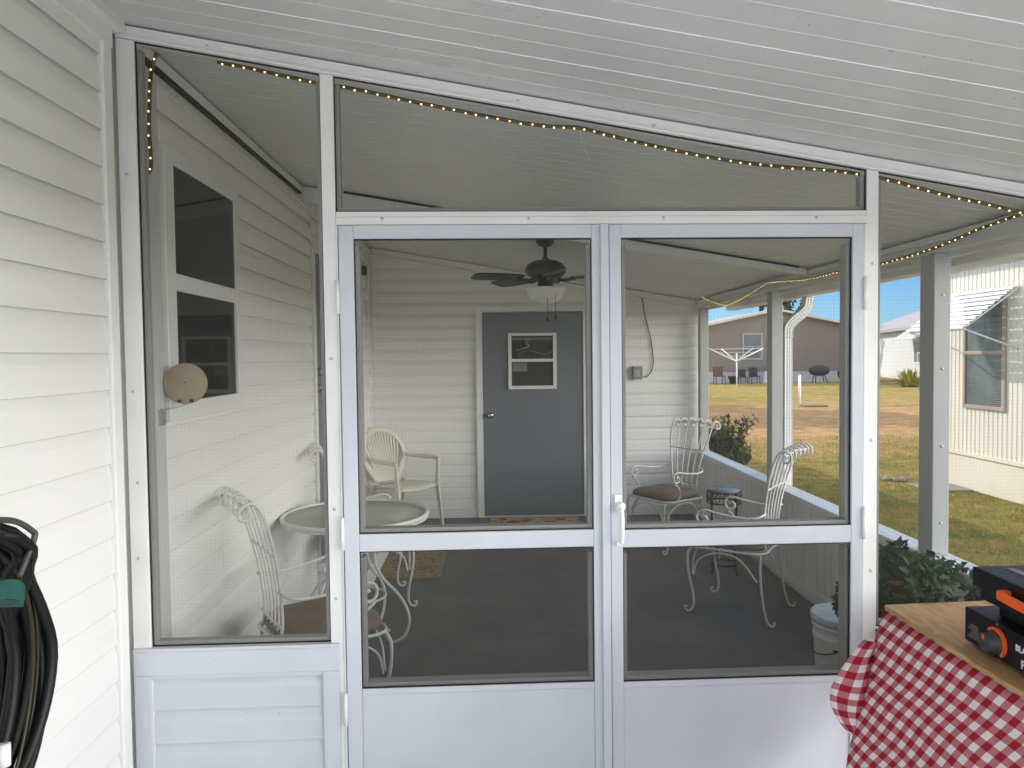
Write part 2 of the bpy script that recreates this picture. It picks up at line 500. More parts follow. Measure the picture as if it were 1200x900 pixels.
# short grass blades on the near lawn
def grass_tufts():
    mb = MB(); r = random.Random(3)
    vs = []; fs = []
    for i in range(52000):
        y = 2.2 + 13.0*r.random()**1.15
        x = 2.25 + (5.9-2.25)*r.random() if y < 10 else 2.25+8.0*r.random()
        h = r.uniform(.012, .042); a = r.uniform(0, pi); w = r.uniform(.003, .006)
        lx, ly = r.uniform(-.02, .02), r.uniform(-.02, .02)
        b0 = len(vs)
        vs += [(x-w*cos(a), y-w*sin(a), GZ), (x+w*cos(a), y+w*sin(a), GZ), (x+lx, y+ly, GZ+h)]
        fs.append((b0, b0+1, b0+2))
    mb.add(vs, fs)
    return mb.build('grass', M['blades'])
tag(grass_tufts(), 'short green and straw coloured grass beside the porch', None, None, 'stuff')

# ================================================================== OUR HOME (left)
home = thing('mobile_home', 'white home with dutch lap siding, sash window and grey side door', 'house', (XL, 0, 0))
b = MB(); b.box(XL-4.2, XL-.012, -5.0, YB+6.6, -.12, 3.15)
b.build('wall', M['siding'], home)
# outside the screen wall
b = MB()
siding(b, (XL, -5.0, 0), (0, 1, 0), (1, 0, 0), 7.37, -.06, 2.60, seed=2, phase=.035)
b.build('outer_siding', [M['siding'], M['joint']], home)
b = MB()
siding(b, (XL, 2.76, 0), (0, 1, 0), (1, 0, 0), 5.055-2.76, 0.0, 2.60, seed=5, phase=.02)
siding(b, (XL, 6.22, 0), (0, 1, 0), (1, 0, 0), YB-6.29, 0.0, 2.60, seed=6, phase=.02)
siding(b, (XL, 5.055, 0), (0, 1, 0), (1, 0, 0), 1.165, 2.36, 2.60, seed=7, phase=.04)
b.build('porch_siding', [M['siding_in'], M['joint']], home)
# frieze trim under the soffit
b = MB()
b.box(XL-.01, XL+.022, -5, 2.44, 2.585, 2.66)
b.box(XL+.0, XL+.048, -5, 2.47, 2.645, 2.69)
b.box(XL-.01, XL+.018, 2.56, YB, 2.585, 2.645)
b.box(XL-.0, XL+.045, 2.56, YB, 2.632, 2.672)
b.build('frieze_trim', M['trim'], home, bevel=.003)
MB().box(XL+.019, XL+.043, 2.57, 4.72, 2.620, 2.6315).build('trim_shadow_strip', M['dark'], home)  # dark strip standing in for the shadow under the frieze trim
MB().box(XL-.005, XL+.024, 2.372, 2.425, -.02, 2.585).build('corner_trim', M['trim'], home, bevel=.003)
MB().box(XL-.005, XL+.020, 2.56, 2.752, 0, 2.60).build('corner_board', M['alu_shade'], home, bevel=.003)
MB().box(XL-.005, XL+.030, YB-.07, YB-.005, 0, 2.60).build('corner_trim', M['trim'], home, bevel=.003)
# sash window
wf = MB()
y0, y1, z0, z1 = 2.762, 3.565, 1.375, 2.385
wf.box(XL, XL+.034, y0, 2.845, z0, z1); wf.box(XL, XL+.034, 3.505, y1, z0, z1)
wf.box(XL, XL+.033, 2.845, 3.505, 2.325, z1); wf.box(XL, XL+.036, 2.845, 3.505, z0, 1.445)
wf.box(XL, XL+.030, 2.845, 3.505, 1.86, 1.925)
win = wf.build('window', M['trim'], home, bevel=.003)
b = MB(); b.box(XL+.0145, XL+.017, 2.84, 3.51, 1.44, 2.33); b.build('room_behind', M['dark_room'], win)
b = MB()
for i in range(28):
    z = 2.325-.0145*(i+1)
    b.quad((XL+.0175, 2.848, z), (XL+.0175, 3.503, z), (XL+.022, 3.503, z+.009), (XL+.022, 2.848, z+.009))
b.box(XL+.0175, XL+.024, 2.86, 3.49, 2.305, 2.323)
b.build('blind', M['blind'], win)
b = MB(); b.box(XL+.0245, XL+.027, 2.846, 3.504, 1.926, 2.324); b.build('pane', M['glass'], win)
b = MB(); b.box(XL+.0195, XL+.022, 2.846, 3.504, 1.446, 1.859); b.build('pane', M['glass'], win)
# side door
b = MB()
b.box(XL, XL+.03, 5.06, 5.11, .22, 2.36); b.box(XL, XL+.03, 6.16, 6.21, .22, 2.36); b.box(XL, XL+.03, 5.11, 6.16, 2.315, 2.36)
b.box(XL, XL+.06, 5.06, 6.21, .16, .219)
b.build('door_frame', M['trim'], home, bevel=.003)
d = MB().box(XL, XL+.018, 5.113, 6.157, .222, 2.312).build('door', M['grey_door'], home)
d['label'] = 'grey side door with two lever handles'
b = MB(); b.lathe([(.03, 0), (.03, .012), (.012, .014), (.012, .045), (.022, .05), (.022, .065), (0, .068)], (XL+.018, 5.20, 1.40), 16, axis='x')
b.box(XL+.06, XL+.07, 5.17, 5.30, 1.39, 1.41); b.build('handle', M['steel'], d)
b = MB(); b.lathe([(.028, 0), (.028, .03), (.012, .032), (.012, .05), (0, .052)], (XL+.018, 5.20, 1.51), 16, axis='x'); b.build('deadbolt', M['steel'], d)
b = MB().box(XL, XL+.35, 5.06, 6.21, 0, .155); b.build('door_step', M['concrete'], home, bevel=.005)
b = MB()
b.hexa([(XL-4.5,-5.3,3.15),(XL-2.1,-5.3,3.15),(XL-2.1,13.6,3.15),(XL-4.5,13.6,3.15),(XL-4.5,-5.3,3.2),(XL-2.1,-5.3,3.75),(XL-2.1,13.6,3.75),(XL-4.5,13.6,3.2)])
b.hexa([(XL-2.098,-5.3,3.15),(XL+.02,-5.3,3.15),(XL+.02,13.6,3.15),(XL-2.098,13.6,3.15),(XL-2.098,-5.3,3.75),(XL+.02,-5.3,3.2),(XL+.02,13.6,3.2),(XL-2.098,13.6,3.75)])
b.build('roof', M['shingle'], home)

# ================================================================== PORCH ROOF
roof = thing('porch_roof', 'white ribbed aluminium pan roof sloping down to the right over carport and porch', 'roof', (.4, 2.5, 2.0))
XE = 2.36
def slab(mb, xa, xb, ya, yb, dz=0.0, th=.07):
    za, zb = ceil(xa)+dz, ceil(xb)+dz
    mb.hexa([(xa,ya,za),(xb,ya,zb),(xb,yb,zb),(xa,yb,za),(xa,ya,za+th),(xb,ya,zb+th),(xb,yb,zb+th),(xa,yb,za+th)])
b = MB(); slab(b, XL-.05, XE, -.6, 2.52); b.build('outer_pan', M['ceiling'], roof)  # unseen carport end cut short to let more sky light in
b = MB(); slab(b, XL-.05, XE, 2.522, 4.70); slab(b, XL-.05, XE, 4.702, YB+.05, .004)
b.build('porch_pan', M['ceiling_in'], roof)
b = MB(); b2 = MB()
y = -.55; k = 0
def strip(mb, y, w, dep, xa=XL+.03, xb=XE-.05):
    za, zb = ceil(xa), ceil(xb)
    mb.hexa([(xa,y-w*.3,za-dep),(xb,y-w*.3,zb-dep),(xb,y+w*.3,zb-dep),(xa,y+w*.3,za-dep),(xa,y-w,za+.001),(xb,y-w,zb+.001),(xb,y+w,zb+.001),(xa,y+w,za+.001)])
while y < 2.45:
    strip(b if k % 3 == 0 else b2, y, .0030 if k % 3 == 0 else .0022, .0018 if k % 3 == 0 else .0008); y += .1016; k += 1
y = 2.62
while y < YB-.05:
    strip(b2, y, .0022 if k % 3 else .0032, .0012); y += .1016; k += 1
    if abs(y-4.72) < .09: y += .19
b.build('seam', M['rib'], roof); b2.build('rib', M['rib2'], roof)
# cross beam half way into the porch
def sbeam(mb, y0, y1, top, th, xa, xb, m=0):
    za, zb = ceil(xa)-top, ceil(xb)-top
    mb.hexa([(xa,y0,za-th),(xb,y0,zb-th),(xb,y1,zb-th),(xa,y1,za-th),(xa,y0,za),(xb,y0,zb),(xb,y1,zb),(xa,y1,za)], m)
b = MB(); za_, zb_ = ceil(XL+.05)-.01, ceil(XR-.05)-.01
b.hexa([(XL+.05,4.73,za_-.095),(XR-.05,4.73,zb_-.035),(XR-.05,4.80,zb_-.035),(XL+.05,4.80,za_-.095),(XL+.05,4.73,za_),(XR-.05,4.73,zb_),(XR-.05,4.80,zb_),(XL+.05,4.80,za_)]); b.build('cross_beam', M['ceiling_in'], roof)
b = MB(); sbeam(b, 4.722, 4.732, .000, .012, XL+.30, XR-.10); b.build('beam_shadow_strip', M['dark'], roof)  # dark strip imitating the shadow where the beam meets the ceiling
b = MB(); sbeam(b, YB-.06, YB-.004, .005, .055, XL+.05, XR-.03); b.build('wall_trim', M['trim'], roof, bevel=.003)
# gutter along the eave
b = MB(); ze = ceil(XE)
b.box(XE+.002, XE+.11, -.6, YB+.05, ze-.05, ze+.075)
b.build('gutter', M['alu'], roof, bevel=.01)

# ================================================================== OUTER WALL OF THE PORCH (right)
ow = thing('knee_wall', 'white low side wall of the porch carrying three posts and screens', 'wall', (XR, 5.0, 0))
b = MB()
b.box(XR, XR+.055, 2.56, YB, -.12, .60)
yy = 2.56
while yy < YB-.02:            # vertical grooves on the inner face
    b.box(XR-.006, XR+.001, yy+.006, min(yy+.094, YB-.01), .0, .575); yy += .1
b.build('panel', M['siding_in'], ow, bevel=.0015)
b = MB()
b.box(XR-.03, XR+.10, 2.56, YB-.03, .602, .645)
b.build('cap', M['alu'], ow, bevel=.004)
b = MB(); b.box(XR-.022, XR-.0065, 2.57, YB-.03, .0, .085); b.build('baseboard', M['trim'], ow, bevel=.004)
b = MB()
b.box(XR-.01, XR+.05, 2.56, YB-.03, 2.055, 2.118)
b.box(XR-.035, XR-.012, 2.56, YB-.03, 2.098, 2.128)
b.box(XR+.051, XR+.07, 2.56, YB-.03, 2.03, 2.075)
b.build('header', M['ceiling_in'], ow, bevel=.003)
for (py, w) in ((3.42, .115), (5.42, .10), (7.28, .10)):
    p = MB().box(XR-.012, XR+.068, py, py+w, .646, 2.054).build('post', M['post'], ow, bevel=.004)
    s_ = MB()
    for zz in (.80, 1.16, 1.52, 1.86):
        s_.lathe([(.006, .002), (.006, -.003), (.003, -.005), (0, -.005)], (XR+.03, py, zz), 8, axis='y')
    s_.build('screw', M['screw'], p)
for (ya, yb) in ((2.57, 3.42), (3.535, 5.42), (5.52, 7.28)):
    b = MB(); b.quad((XR+.055, ya, .645), (XR+.055, yb, .645), (XR+.055, yb, 2.06), (XR+.055, ya, 2.06))
    sc = b.build('screen', M['screen_side'], ow)
# downspout with elbow
ds = thing('downspout', 'white corrugated downspout with an elbow outside the porch posts', 'downspout', (XR+.24, 5.72, GZ))
def rect_path(pts, hw, hd, wav=0.0):
    mb = MB(); P = curve(pts, 10); vs = []; fs = []
    ring = []
    for (u, w) in ((-1,-1),(-.6,-.9),(-.3,-1.0),(0,-.9),(.3,-1),(.6,-.9),(1,-1),(1,1),(-1,1)): ring.append((u, w))
    k = len(ring)
    for i, p in enumerate(P):
        t = (P[min(i+1, len(P)-1)]-P[max(i-1, 0)]).normalized()
        side = Vector((0, 1, 0)); nrm = t.cross(side).normalized()
        g_ = 1+(wav if i % 2 else -wav)
        for (u, w) in ring: vs.append(p+nrm*u*hw*g_+side*w*hd*g_)
    for i in range(len(P)-1):
        for j in range(k):
            l = (j+1) % k
            fs.append((i*k+j, i*k+l, (i+1)*k+l, (i+1)*k+j))
    mb.add(vs, fs); return mb
rect_path([(2.44, 5.72, 2.10), (2.445, 5.72, 2.02), (2.42, 5.72, 1.93), (2.33, 5.72, 1.855), (2.285, 5.72, 1.80), (2.278, 5.72, 1.72)], .033, .042, .035).build('elbow', M['alu'], ds)
rect_path([(2.278, 5.72, 1.74), (2.278, 5.72, .8), (2.278, 5.72, -.05)], .030, .040).build('pipe', M['alu'], ds)

# ================================================================== BACK ROOM
br = thing('utility_room', 'cream sided utility room closing the back of the porch, with a grey door', 'building', (.4, YB, 0))
b = MB()
b.box(XL, XR+.08, YB+.016, YB+6.9, -.12, 2.20)
b.hexa([(XL,YB+.016,2.2),(XR+.08,YB+.016,2.2),(XR+.08,YB+6.9,2.2),(XL,YB+6.9,2.2),(XL,YB+.016,ceil(XL)-.0),(XR+.08,YB+.016,2.205),(XR+.08,YB+6.9,2.205),(XL,YB+6.9,ceil(XL)-.0)])
b.build('wall', M['siding_back'], br)
b = MB()
def run(z):   # limit of a row under the sloping roof
    lim = (2.675-.02-(z+PITCH*.9))/(-SL)-1.13
    return (0, max(0, min(XR, lim)-XL))
siding(b, (XL, YB+.015, 0), (1, 0, 0), (0, -1, 0), XR-XL, .0, 2.72, top=run, seed=9, phase=.04)
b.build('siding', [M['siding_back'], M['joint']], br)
b = MB()
b.box(XL+.034, XR-.01, YB-.02, YB-.001, 0, .10)
b.build('baseboard', M['trim'], br, bevel=.003)
DX0, DX1 = -.079, .911
b = MB()
b.box(DX0-.067, DX0-.004, YB-.035, YB+.01, 0, 2.10); b.box(DX1+.004, DX1+.080, YB-.035, YB+.01, 0, 2.10)
b.box(DX0-.004, DX1+.004, YB-.034, YB+.01, 2.042, 2.10)
b.build('door_frame', M['trim'], br, bevel=.003)
d = MB().box(DX0, DX1, YB-.022, YB+.012, .015, 2.036).build('door', M['grey_door'], br, bevel=.002)
b = MB()
wx0, wx1, wz0, wz1 = .172, .650, 1.275, 1.830
f = .034
b.box(wx0, wx0+f, YB-.045, YB-.021, wz0, wz1); b.box(wx1-f, wx1, YB-.045, YB-.021, wz0, wz1)
b.box(wx0+f, wx1-f, YB-.044, YB-.021, wz0, wz0+f); b.box(wx0+f, wx1-f, YB-.044, YB-.021, wz1-f+.006, wz1)
b.box(wx0+f, wx1-f, YB-.040, YB-.021, 1.545, 1.575)
w_ = b.build('window', M['trim'], d, bevel=.002)
b = MB()
b.box(wx0+f, wx1-f, YB-.0260, YB-.0225, wz0+f, wz1-f+.006, 0)
b.box(wx0+f, wx1-f, YB-.0285, YB-.0262, 1.765, 1.782, 1)      # curtain rod
b.build('dark_glass', [M['dark_room'], M['blind']], d)
b = MB()
b.tube(curve([(.33,YB-.030,1.775),(.37,YB-.030,1.76),(.35,YB-.030,1.73),(.38,YB-.030,1.70),(.33,YB-.030,1.68),(.25,YB-.030,1.66)], 6), [.018]*8+[.012]*16+[.007]*7, 6)
b.tube(curve([(.27,YB-.029,1.59),(.30,YB-.029,1.64),(.38,YB-.029,1.655),(.46,YB-.029,1.635),(.54,YB-.029,1.62),(.61,YB-.029,1.645)], 6), .005, 6)
b.box(.215, .36, YB-.0285, YB-.0265, 1.45, 1.535)
b.build('lace_curtain', M['blind'], d)
b = MB(); b.lathe([(.030, 0), (.030, -.006), (.014, -.010), (.012, -.03), (.026, -.036), (.030, -.052), (.022, -.066), (0, -.069)], (-.007, YB-.022, 1.024), 20, axis='y')
b.build('handle', M['steel'], d)
b = MB(); slab(b, XL-.05, XE, YB+.052, YB+7.05, .01); b.build('roof', M['ceiling'], br)
# porch box with cable
eb = thing('junction_box', 'small grey electrical box with a looping cable on the back wall', 'electrical box', (1.46, YB, 1.42))
b = MB().box(1.405, 1.505, YB-.055, YB+.003, 1.36, 1.49); b.build('box', M['greybox'], eb, bevel=.006)
b = MB().box(1.415, 1.47, YB-.061, YB-.0555, 1.385, 1.455); b.build('cover', painted('clear_cover', (.42, .41, .38), .3), eb, bevel=.003)
b = MB().tube(curve([(1.508,YB-.02,1.385),(1.56,YB-.02,1.39),(1.615,YB-.015,1.50),(1.60,YB-.012,1.72),(1.545,YB-.012,1.96),(1.51,YB-.012,2.15),(1.50,YB-.012,2.22),(1.53,YB-.012,2.275),(1.57,YB-.03,2.29)], 8), .005, 6)
b.build('cable', M['dark'], eb)
# jar lantern on the house wall
la = thing('wall_lantern', 'small clear jar light with a black cap on the house wall', 'lamp', (XL+.02, 6.75, 2.3))
MB().lathe([(.04, .0), (.045, .035), (.045, .075), (.03, .085), (0, .085)], (XL+.065, 6.75, 2.335), 16).build('cap', M['black'], la)
MB().lathe([(0, 0), (.028, .005), (.038, .03), (.038, .11), (.034, .125)], (XL+.065, 6.75, 2.21), 16).build('jar', M['lantern_glass'], la)
MB().box(XL+.012, XL+.06, 6.735, 6.765, 2.36, 2.40).build('bracket', M['black'], la)

# ================================================================== SCREEN WALL (slightly turned)
sw = thing('screen_wall', 'white aluminium screen wall across the carport with a transom and a left knee panel', 'screen wall', (0, YS, 0), R(1.0))
D = .05
def sl_at(x): return 2.628 - .1695*(x+1.136)      # underside of the top beam (front wall)
# in wall coordinates: y = 0 is the front face
def L(mb, name, mats, parent=sw, bevel=.0022): return mb.build(name, mats, parent, local=True, bevel=bevel)
def sb(mb, xa, xb, y0, y1, top=.042, m=0):
    za, zb = sl_at(xa), sl_at(xb)
    mb.hexa([(xa,y0,za),(xb,y0,zb),(xb,y1,zb),(xa,y1,za),(xa,y0,za+top),(xb,y0,zb+top),(xb,y1,zb+top),(xa,y1,za+top)], m)
b = MB(); sb(b, -1.19, 2.11, -.004, D+.002); L(b, 'top_beam', M['alu'])
b = MB(); sb(b, -1.15, 2.10, -.010, -.0045, .010); L(b, 'beam_lip', M['alu'])
def postmesh(mb, x0, x1, z0, y0=0.0, y1=D):
    za, zb = sl_at(x0)-.001, sl_at(x1)-.001
    mb.hexa([(x0,y0,z0),(x1,y0,z0),(x1,y1,z0),(x0,y1,z0),(x0,y0,za),(x1,y0,zb),(x1,y1,zb),(x0,y1,za)])
b = MB(); postmesh(b, -1.19, -1.133, -.02); L(b, 'post', M['alu'])
b = MB(); postmesh(b, -.545, -.502, -.02); L(b, 'post', M['alu'])
b = MB(); postmesh(b, 1.278, 1.318, -.02); L(b, 'post', M['alu'])
b = MB(); postmesh(b, 2.05, 2.10, -.02); L(b, 'post', M['alu'])
b = MB(); b.box(-.501, 1.277, 0, D, 2.040, 2.080); b.box(-.501, 1.277, -.006, -.001, 2.036, 2.062); L(b, 'header', M['alu'])
b = MB(); b.box(-.5015, -.4955, -.006, D-.01, -.02, 2.035); b.box(1.266, 1.2775, -.006, D-.01, -.02, 2.035); L(b, 'door_jamb', M['alu'])
# knee panels
def knee(xa, xb):
    k = MB()
    k.box(xa-.055, xb+.055, -.010, .0, .560, .640)
    k.box(xa-.055, xb+.055, -.013, D, .6405, .652)
    k.box(xa-.055, xa, -.0098, .0, -.02, .5595); k.box(xb, xb+.055, -.0098, .0, -.02, .5595)
    k.box(xa-.0, xb+.0, .030, D, -.02, .64)
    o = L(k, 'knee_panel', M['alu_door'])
    s_ = MB(); siding(s_, (xa, .018, 0), (1, 0, 0), (0, -1, 0), xb-xa, -.02, .545, seed=4, phase=.0)
    s_.box(xa, xb, -.002, .012, .5455, .5595)
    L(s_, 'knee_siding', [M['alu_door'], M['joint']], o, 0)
    m_ = MB()
    m_.hexa([(xa-.0012,-.0106,.559),(xa+.0,-.0106,.5605),(xa+.0,-.010,.5605),(xa-.0012,-.010,.559),(xa-.056,-.0106,.638),(xa-.0548,-.0106,.6395),(xa-.0548,-.010,.6395),(xa-.056,-.010,.638)])
    L(m_, 'mitre_joint', M['alu_shade'], o, 0)
knee(-1.133, -.572)
knee(1.375, 1.99)
# spline lines + screens
def opening(x0, x1, z0, z1, mat, parent, top=None, y=.012, w=.0028, inner=True):
    """black spline line round a hole and the screen cloth in it"""
    zt0 = top(x0) if top else z1; zt1 = top(x1) if top else z1
    k = MB()
    k.box(x0-.0005, x0+w, y-.0035, y+.003, z0, zt0-.001); k.box(x1-w, x1+.0005, y-.0035, y+.003, z0, zt1-.001)
    k.box(x0+w, x1-w, y-.0035, y+.003, z0-.0005, z0+w)
    k.hexa([(x0+w,y-.0035,zt0-w-.0015),(x1-w,y-.0035,zt1-w-.0015),(x1-w,y+.003,zt1-w-.0015),(x0+w,y+.003,zt0-w-.0015),(x0+w,y-.0035,zt0+.0005),(x1-w,y-.0035,zt1+.0005),(x1-w,y+.003,zt1+.0005),(x0+w,y+.003,zt0+.0005)])
    gk = k.build('spline', M['black'], parent, local=True)
    if inner:
        k = MB(); e = .016
        k.box(x0+w, x0+e, y+.004, D-.004, z0+e, zt0-e-.006); k.box(x1-e, x1-w, y+.004, D-.004, z0+e, zt1-e-.004)
        k.box(x0+w, x1-w, y+.004, D-.004, z0+w, z0+e-.0005)
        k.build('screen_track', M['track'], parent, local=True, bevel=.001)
    k = MB(); k.add([(x0,y,z0),(x1,y,z0),(x1,y,zt1),(x0,y,zt0)], [(0,1,2,3)])
    k.build('screen', mat, parent, local=True)
opening(-1.133, -.545, .652, 0, M['screen'], sw, sl_at)
opening(-.502, 1.278, 2.080, 0, M['screen'], sw, sl_at)
opening(1.318, 2.05, .652, 0, M['screen'], sw, sl_at)
b = MB()
for (x, z) in ((-.35,2.055),(.13,2.055),(.58,2.055),(1.10,2.055)): b.lathe([(.0055,-.006),(.0055,-.008),(.003,-.0095),(0,-.0095)], (x,0,z), 8, axis='y')
for (x, z) in ((-1.165,2.2),(-1.165,1.5),(-1.165,.95),(-.525,1.6),(-.525,1.1),(-.525,.8),(1.298,1.9),(1.298,1.3),(1.298,.85),(-.9,2.61),(.1,2.44),(.55,2.36),(-1.16,1.2)):
    b.lathe([(.0055,-.004 if z > 2.3 else 0),(.0055,-.0045 if z > 2.3 else -.002),(.003,-.006 if z > 2.3 else -.0035),(0,-.006 if z > 2.3 else -.0035)], (x,0,z), 8, axis='y')
L(b, 'screw', M['screw'], sw, 0)

def screen_door(x0, x1, ol, orr, zm1, zm0, zb, label, hx):
    """one door leaf: x0..x1 leaf, ol..orr hole, mid rail zm0..zm1, bottom of lower hole zb"""
    dr = MB()
    T0, T1 = 1.990, 2.034
    y0, y1 = -.012, .024
    dr.box(x0, ol, y0, y1, .01, T1-.0004); dr.box(orr, x1, y0, y1, .01, T1-.0004)
    dr.box(ol, orr, y0, y1-.0005, T0, T1)
    dr.box(ol, orr, y0+.001, y1, zm0, zm1)
    dr.box(ol, orr, y0+.004, y1, zb-.020, zb)
    dr.box(ol, orr, y0+.007, y1-.004, .085, zb-.0205)
    dr.box(ol, orr, y0, y1, .01, .0845)
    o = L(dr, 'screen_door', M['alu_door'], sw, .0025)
    o['label'] = label
    opening(ol, orr, zm1, T0, M['screen'], o, y=0.0)
    opening(ol, orr, zb, zm0, M['screen_dark'], o, y=0.0)
    m_ = MB()
    for (xa, xb) in ((x0, ol), (x1, orr)):
        w = .0008
        m_.hexa([(xa-w,y0-.0006,T1-.001),(xa+w,y0-.0006,T1),(xa+w,y0,T1),(xa-w,y0,T1-.001),(xb-w,y0-.0006,T0),(xb+w,y0-.0006,T0+.001),(xb+w,y0,T0+.001),(xb-w,y0,T0)])
    L(m_, 'mitre_joint', M['alu_shade'], o, 0)
    for zh in (1.80, 1.02, .43, ):
        h = MB(); h.tube([(hx, -.016, zh-.055), (hx, -.016, zh+.055)], .0065, 8)
        for q in (-.02, .02): h.tube([(hx, -.016, zh+q-.001), (hx, -.016, zh+q+.001)], .0072, 8)
        L(h, 'hinge', M['trim'], o, 0)
    return o
d1 = screen_door(-.492, .377, -.444, .339, 1.016, .958, .494, 'left screen door leaf with a full height white astragal', -.497)
d2 = screen_door(.397, 1.262, .437, 1.223, 1.011, .952, .490, 'right screen door leaf with the white pull handle', 1.2655)
b = MB(); b.box(.3775, .3925, -.020, .020, .01, 2.033); b.box(.366, .3935, -.026, -.0205, .01, 2.033); L(b, 'astragal', M['alu_door'], d1)
b = MB(); b.box(.3935, .3965, -.008, .02, .01, 2.033); L(b, 'gap_seal', M['black'], d1, 0)
b = MB()
b.box(.408, .434, -.022, -.0125, 1.085, 1.135)
b.lathe([(.017, -.022), (.017, -.034), (.012, -.045), (0, -.047)], (.426, 0, 1.095), 16, axis='y')
b.tube(curve([(.424,-.036,1.10),(.426,-.052,1.075),(.427,-.052,1.01),(.427,-.040,.975)], 6), .0085, 10)
b.box(.414, .434, -.020, -.0125, .960, .975)
L(b, 'handle', M['trim'], d2, .002)

# ================================================================== ROPE LIGHTS
def rope(pts, label, step=.0375, r=.0065, side=(0, -.8, -.5)):
    P = curve(pts, 10)
    o = thing('rope_light', label, 'string light', tuple(P[0]), group=None)
    MB().tube(P, r, 6).build('cord', M['rope'], o)
    # bulbs at equal spacing
    acc = 0; nxt = step*.5; n = 0
    me = None
    for i in range(len(P)-1):
        seg = (P[i+1]-P[i]).length
        while acc+seg >= nxt and n < 99:
            q = P[i].lerp(P[i+1], (nxt-acc)/seg)
            loc = q - P[0] + Vector(side)*r*1.15
            if me is None:
                bo = MB().sphere((0, 0, 0), .0034, 8).build('bulb', M['bulb'], o, local=True); me = bo
            else:
                bo = me.copy(); COL.objects.link(bo); bo.parent = o
            bo.location = loc + Vector((rnd.uniform(-.001,.001), 0, rnd.uniform(-.0025,.0025))); nxt += step*rnd.uniform(.9, 1.1); n += 1
        acc += seg
    return o
rope([(-1.11,2.60,2.635),(-1.124,2.60,2.60),(-1.135,2.60,2.54),(-1.143,2.60,2.385),(-1.140,2.60,2.27),(-1.150,2.60,2.231)],
     'warm rope light hanging down the left corner post above the sash window')
rope([(-.909,2.60,2.604),(-.809,2.60,2.585),(-.581,2.60,2.535),(-.495,2.60,2.522),(-.38,2.60,2.499),(-.207,2.60,2.462),(.083,2.60,2.405),(.20,2.60,2.388),(.317,2.60,2.381),(.435,2.60,2.351),(.671,2.60,2.298),(.849,2.60,2.266),(1.028,2.60,2.245),(1.223,2.60,2.229),(1.373,2.60,2.204),(1.57,2.60,2.152),(1.753,2.60,2.111),(1.90,2.60,2.075)],
     'long warm rope light sagging under the sloping top beam')
rope([(2.005,2.72,2.118),(2.005,2.82,2.112),(2.01,3.05,2.100),(2.01,3.34,2.068),(2.01,3.62,2.058),(2.01,3.82,2.054),(2.01,4.29,2.066),(2.01,4.69,2.066),(2.01,5.30,2.108),(2.01,5.45,2.106),(2.01,5.78,2.060),(2.01,6.10,2.03),(2.01,6.42,2.022),(2.01,6.92,2.11),(2.01,7.14,2.16)],
     'warm rope light looped along the header of the low side wall', step=.046, side=(-.8, -.5, -.4))

th_ = bpy.data.objects['rope_light.001']
MB().tube(curve([(.315,2.60,2.375),(.325,2.60,2.33),(.345,2.60,2.285),(.36,2.60,2.265)], 4), .0012, 5).build('loose_thread', M['alu_shade'], th_)

# ================================================================== CEILING FAN
FX, FY = .385, 5.20
FZ = ceil(FX)
fan = thing('ceiling_fan', 'dark bronze five blade ceiling fan with a frosted bowl light', 'ceiling fan', (FX, FY, FZ))
MB().lathe([(.062, .02), (.066, -.02), (.060, -.045), (.035, -.065), (.014, -.07)], (FX, FY, FZ), 24).build('canopy', M['bronze'], fan)
MB().lathe([(.013, 0), (.013, -.075), (.026, -.08), (.036, -.105), (.05, -.115)], (FX, FY, FZ-.065), 20).build('downrod', M['bronze'], fan)
MB().lathe([(.03, .0), (.085, -.01), (.125, -.035), (.142, -.068), (.140, -.095), (.12, -.118), (.085, -.130), (.055, -.135)], (FX, FY, 2.265), 40).build('motor', M['bronze'], fan)
MB().lathe([(.055, 0), (.052, -.055), (.062, -.065), (.062, -.075)], (FX, FY, 2.130), 24).build('light_fitter', M['bronze'], fan)
MB().lathe([(.145, .0), (.148, -.006), (.135, -.012), (.122, -.05), (.095, -.085), (.05, -.108), (0, -.115)], (FX, FY, 2.070), 40).build('light_bowl', M['frost'], fan)
for k in range(5):
    a = R(-14+72*k)
    b = MB(); tw = R(13)
    vs = []; fs = []; stn = [(.17, .045), (.22, .058), (.32, .066), (.45, .068), (.51, .062), (.535, .040)]
    for (r_, w) in stn:
        for (u, h) in ((-1, 0), (1, 0), (1, 1), (-1, 1)):
            yy_ = u*w; zz_ = h*.007
            yy2 = yy_*cos(tw)-zz_*sin(tw); zz2 = yy_*sin(tw)+zz_*cos(tw)
            vs.append((FX+r_*cos(a)-yy2*sin(a), FY+r_*sin(a)+yy2*cos(a), 2.135+zz2-.01*(r_-.1)))
    for i in range(len(stn)-1):
        for j in range(4):
            l = (j+1) % 4
            fs.append((i*4+j, i*4+l, (i+1)*4+l, (i+1)*4+j))
    fs += [(3,2,1,0), tuple((len(stn)-1)*4+j for j in range(4))]
    b.add(vs, fs)
    bl = b.build('blade', M['blade'], fan, bevel=.002)
    b = MB(); P = [(FX+r_*cos(a), FY+r_*sin(a), z) for (r_, z) in ((.07, 2.145), (.11, 2.125), (.15, 2.122), (.21, 2.130))]
    b.tube(curve(P, 4), .011, 6); b.build('blade_arm', M['bronze'], bl)
for (dx, zt, zb) in ((.005, 1.985, 1.865), (.06, 2.0, 1.875)):
    b = MB(); b.tube([(FX+dx, FY-.10, zt+.07), (FX+dx, FY-.10, zb)], .0017, 6)
    b.lathe([(.003, 0), (.009, -.012), (.008, -.028), (0, -.032)], (FX+dx, FY-.10, zb), 10)
    b.build('pull_chain', M['bronze'], fan)

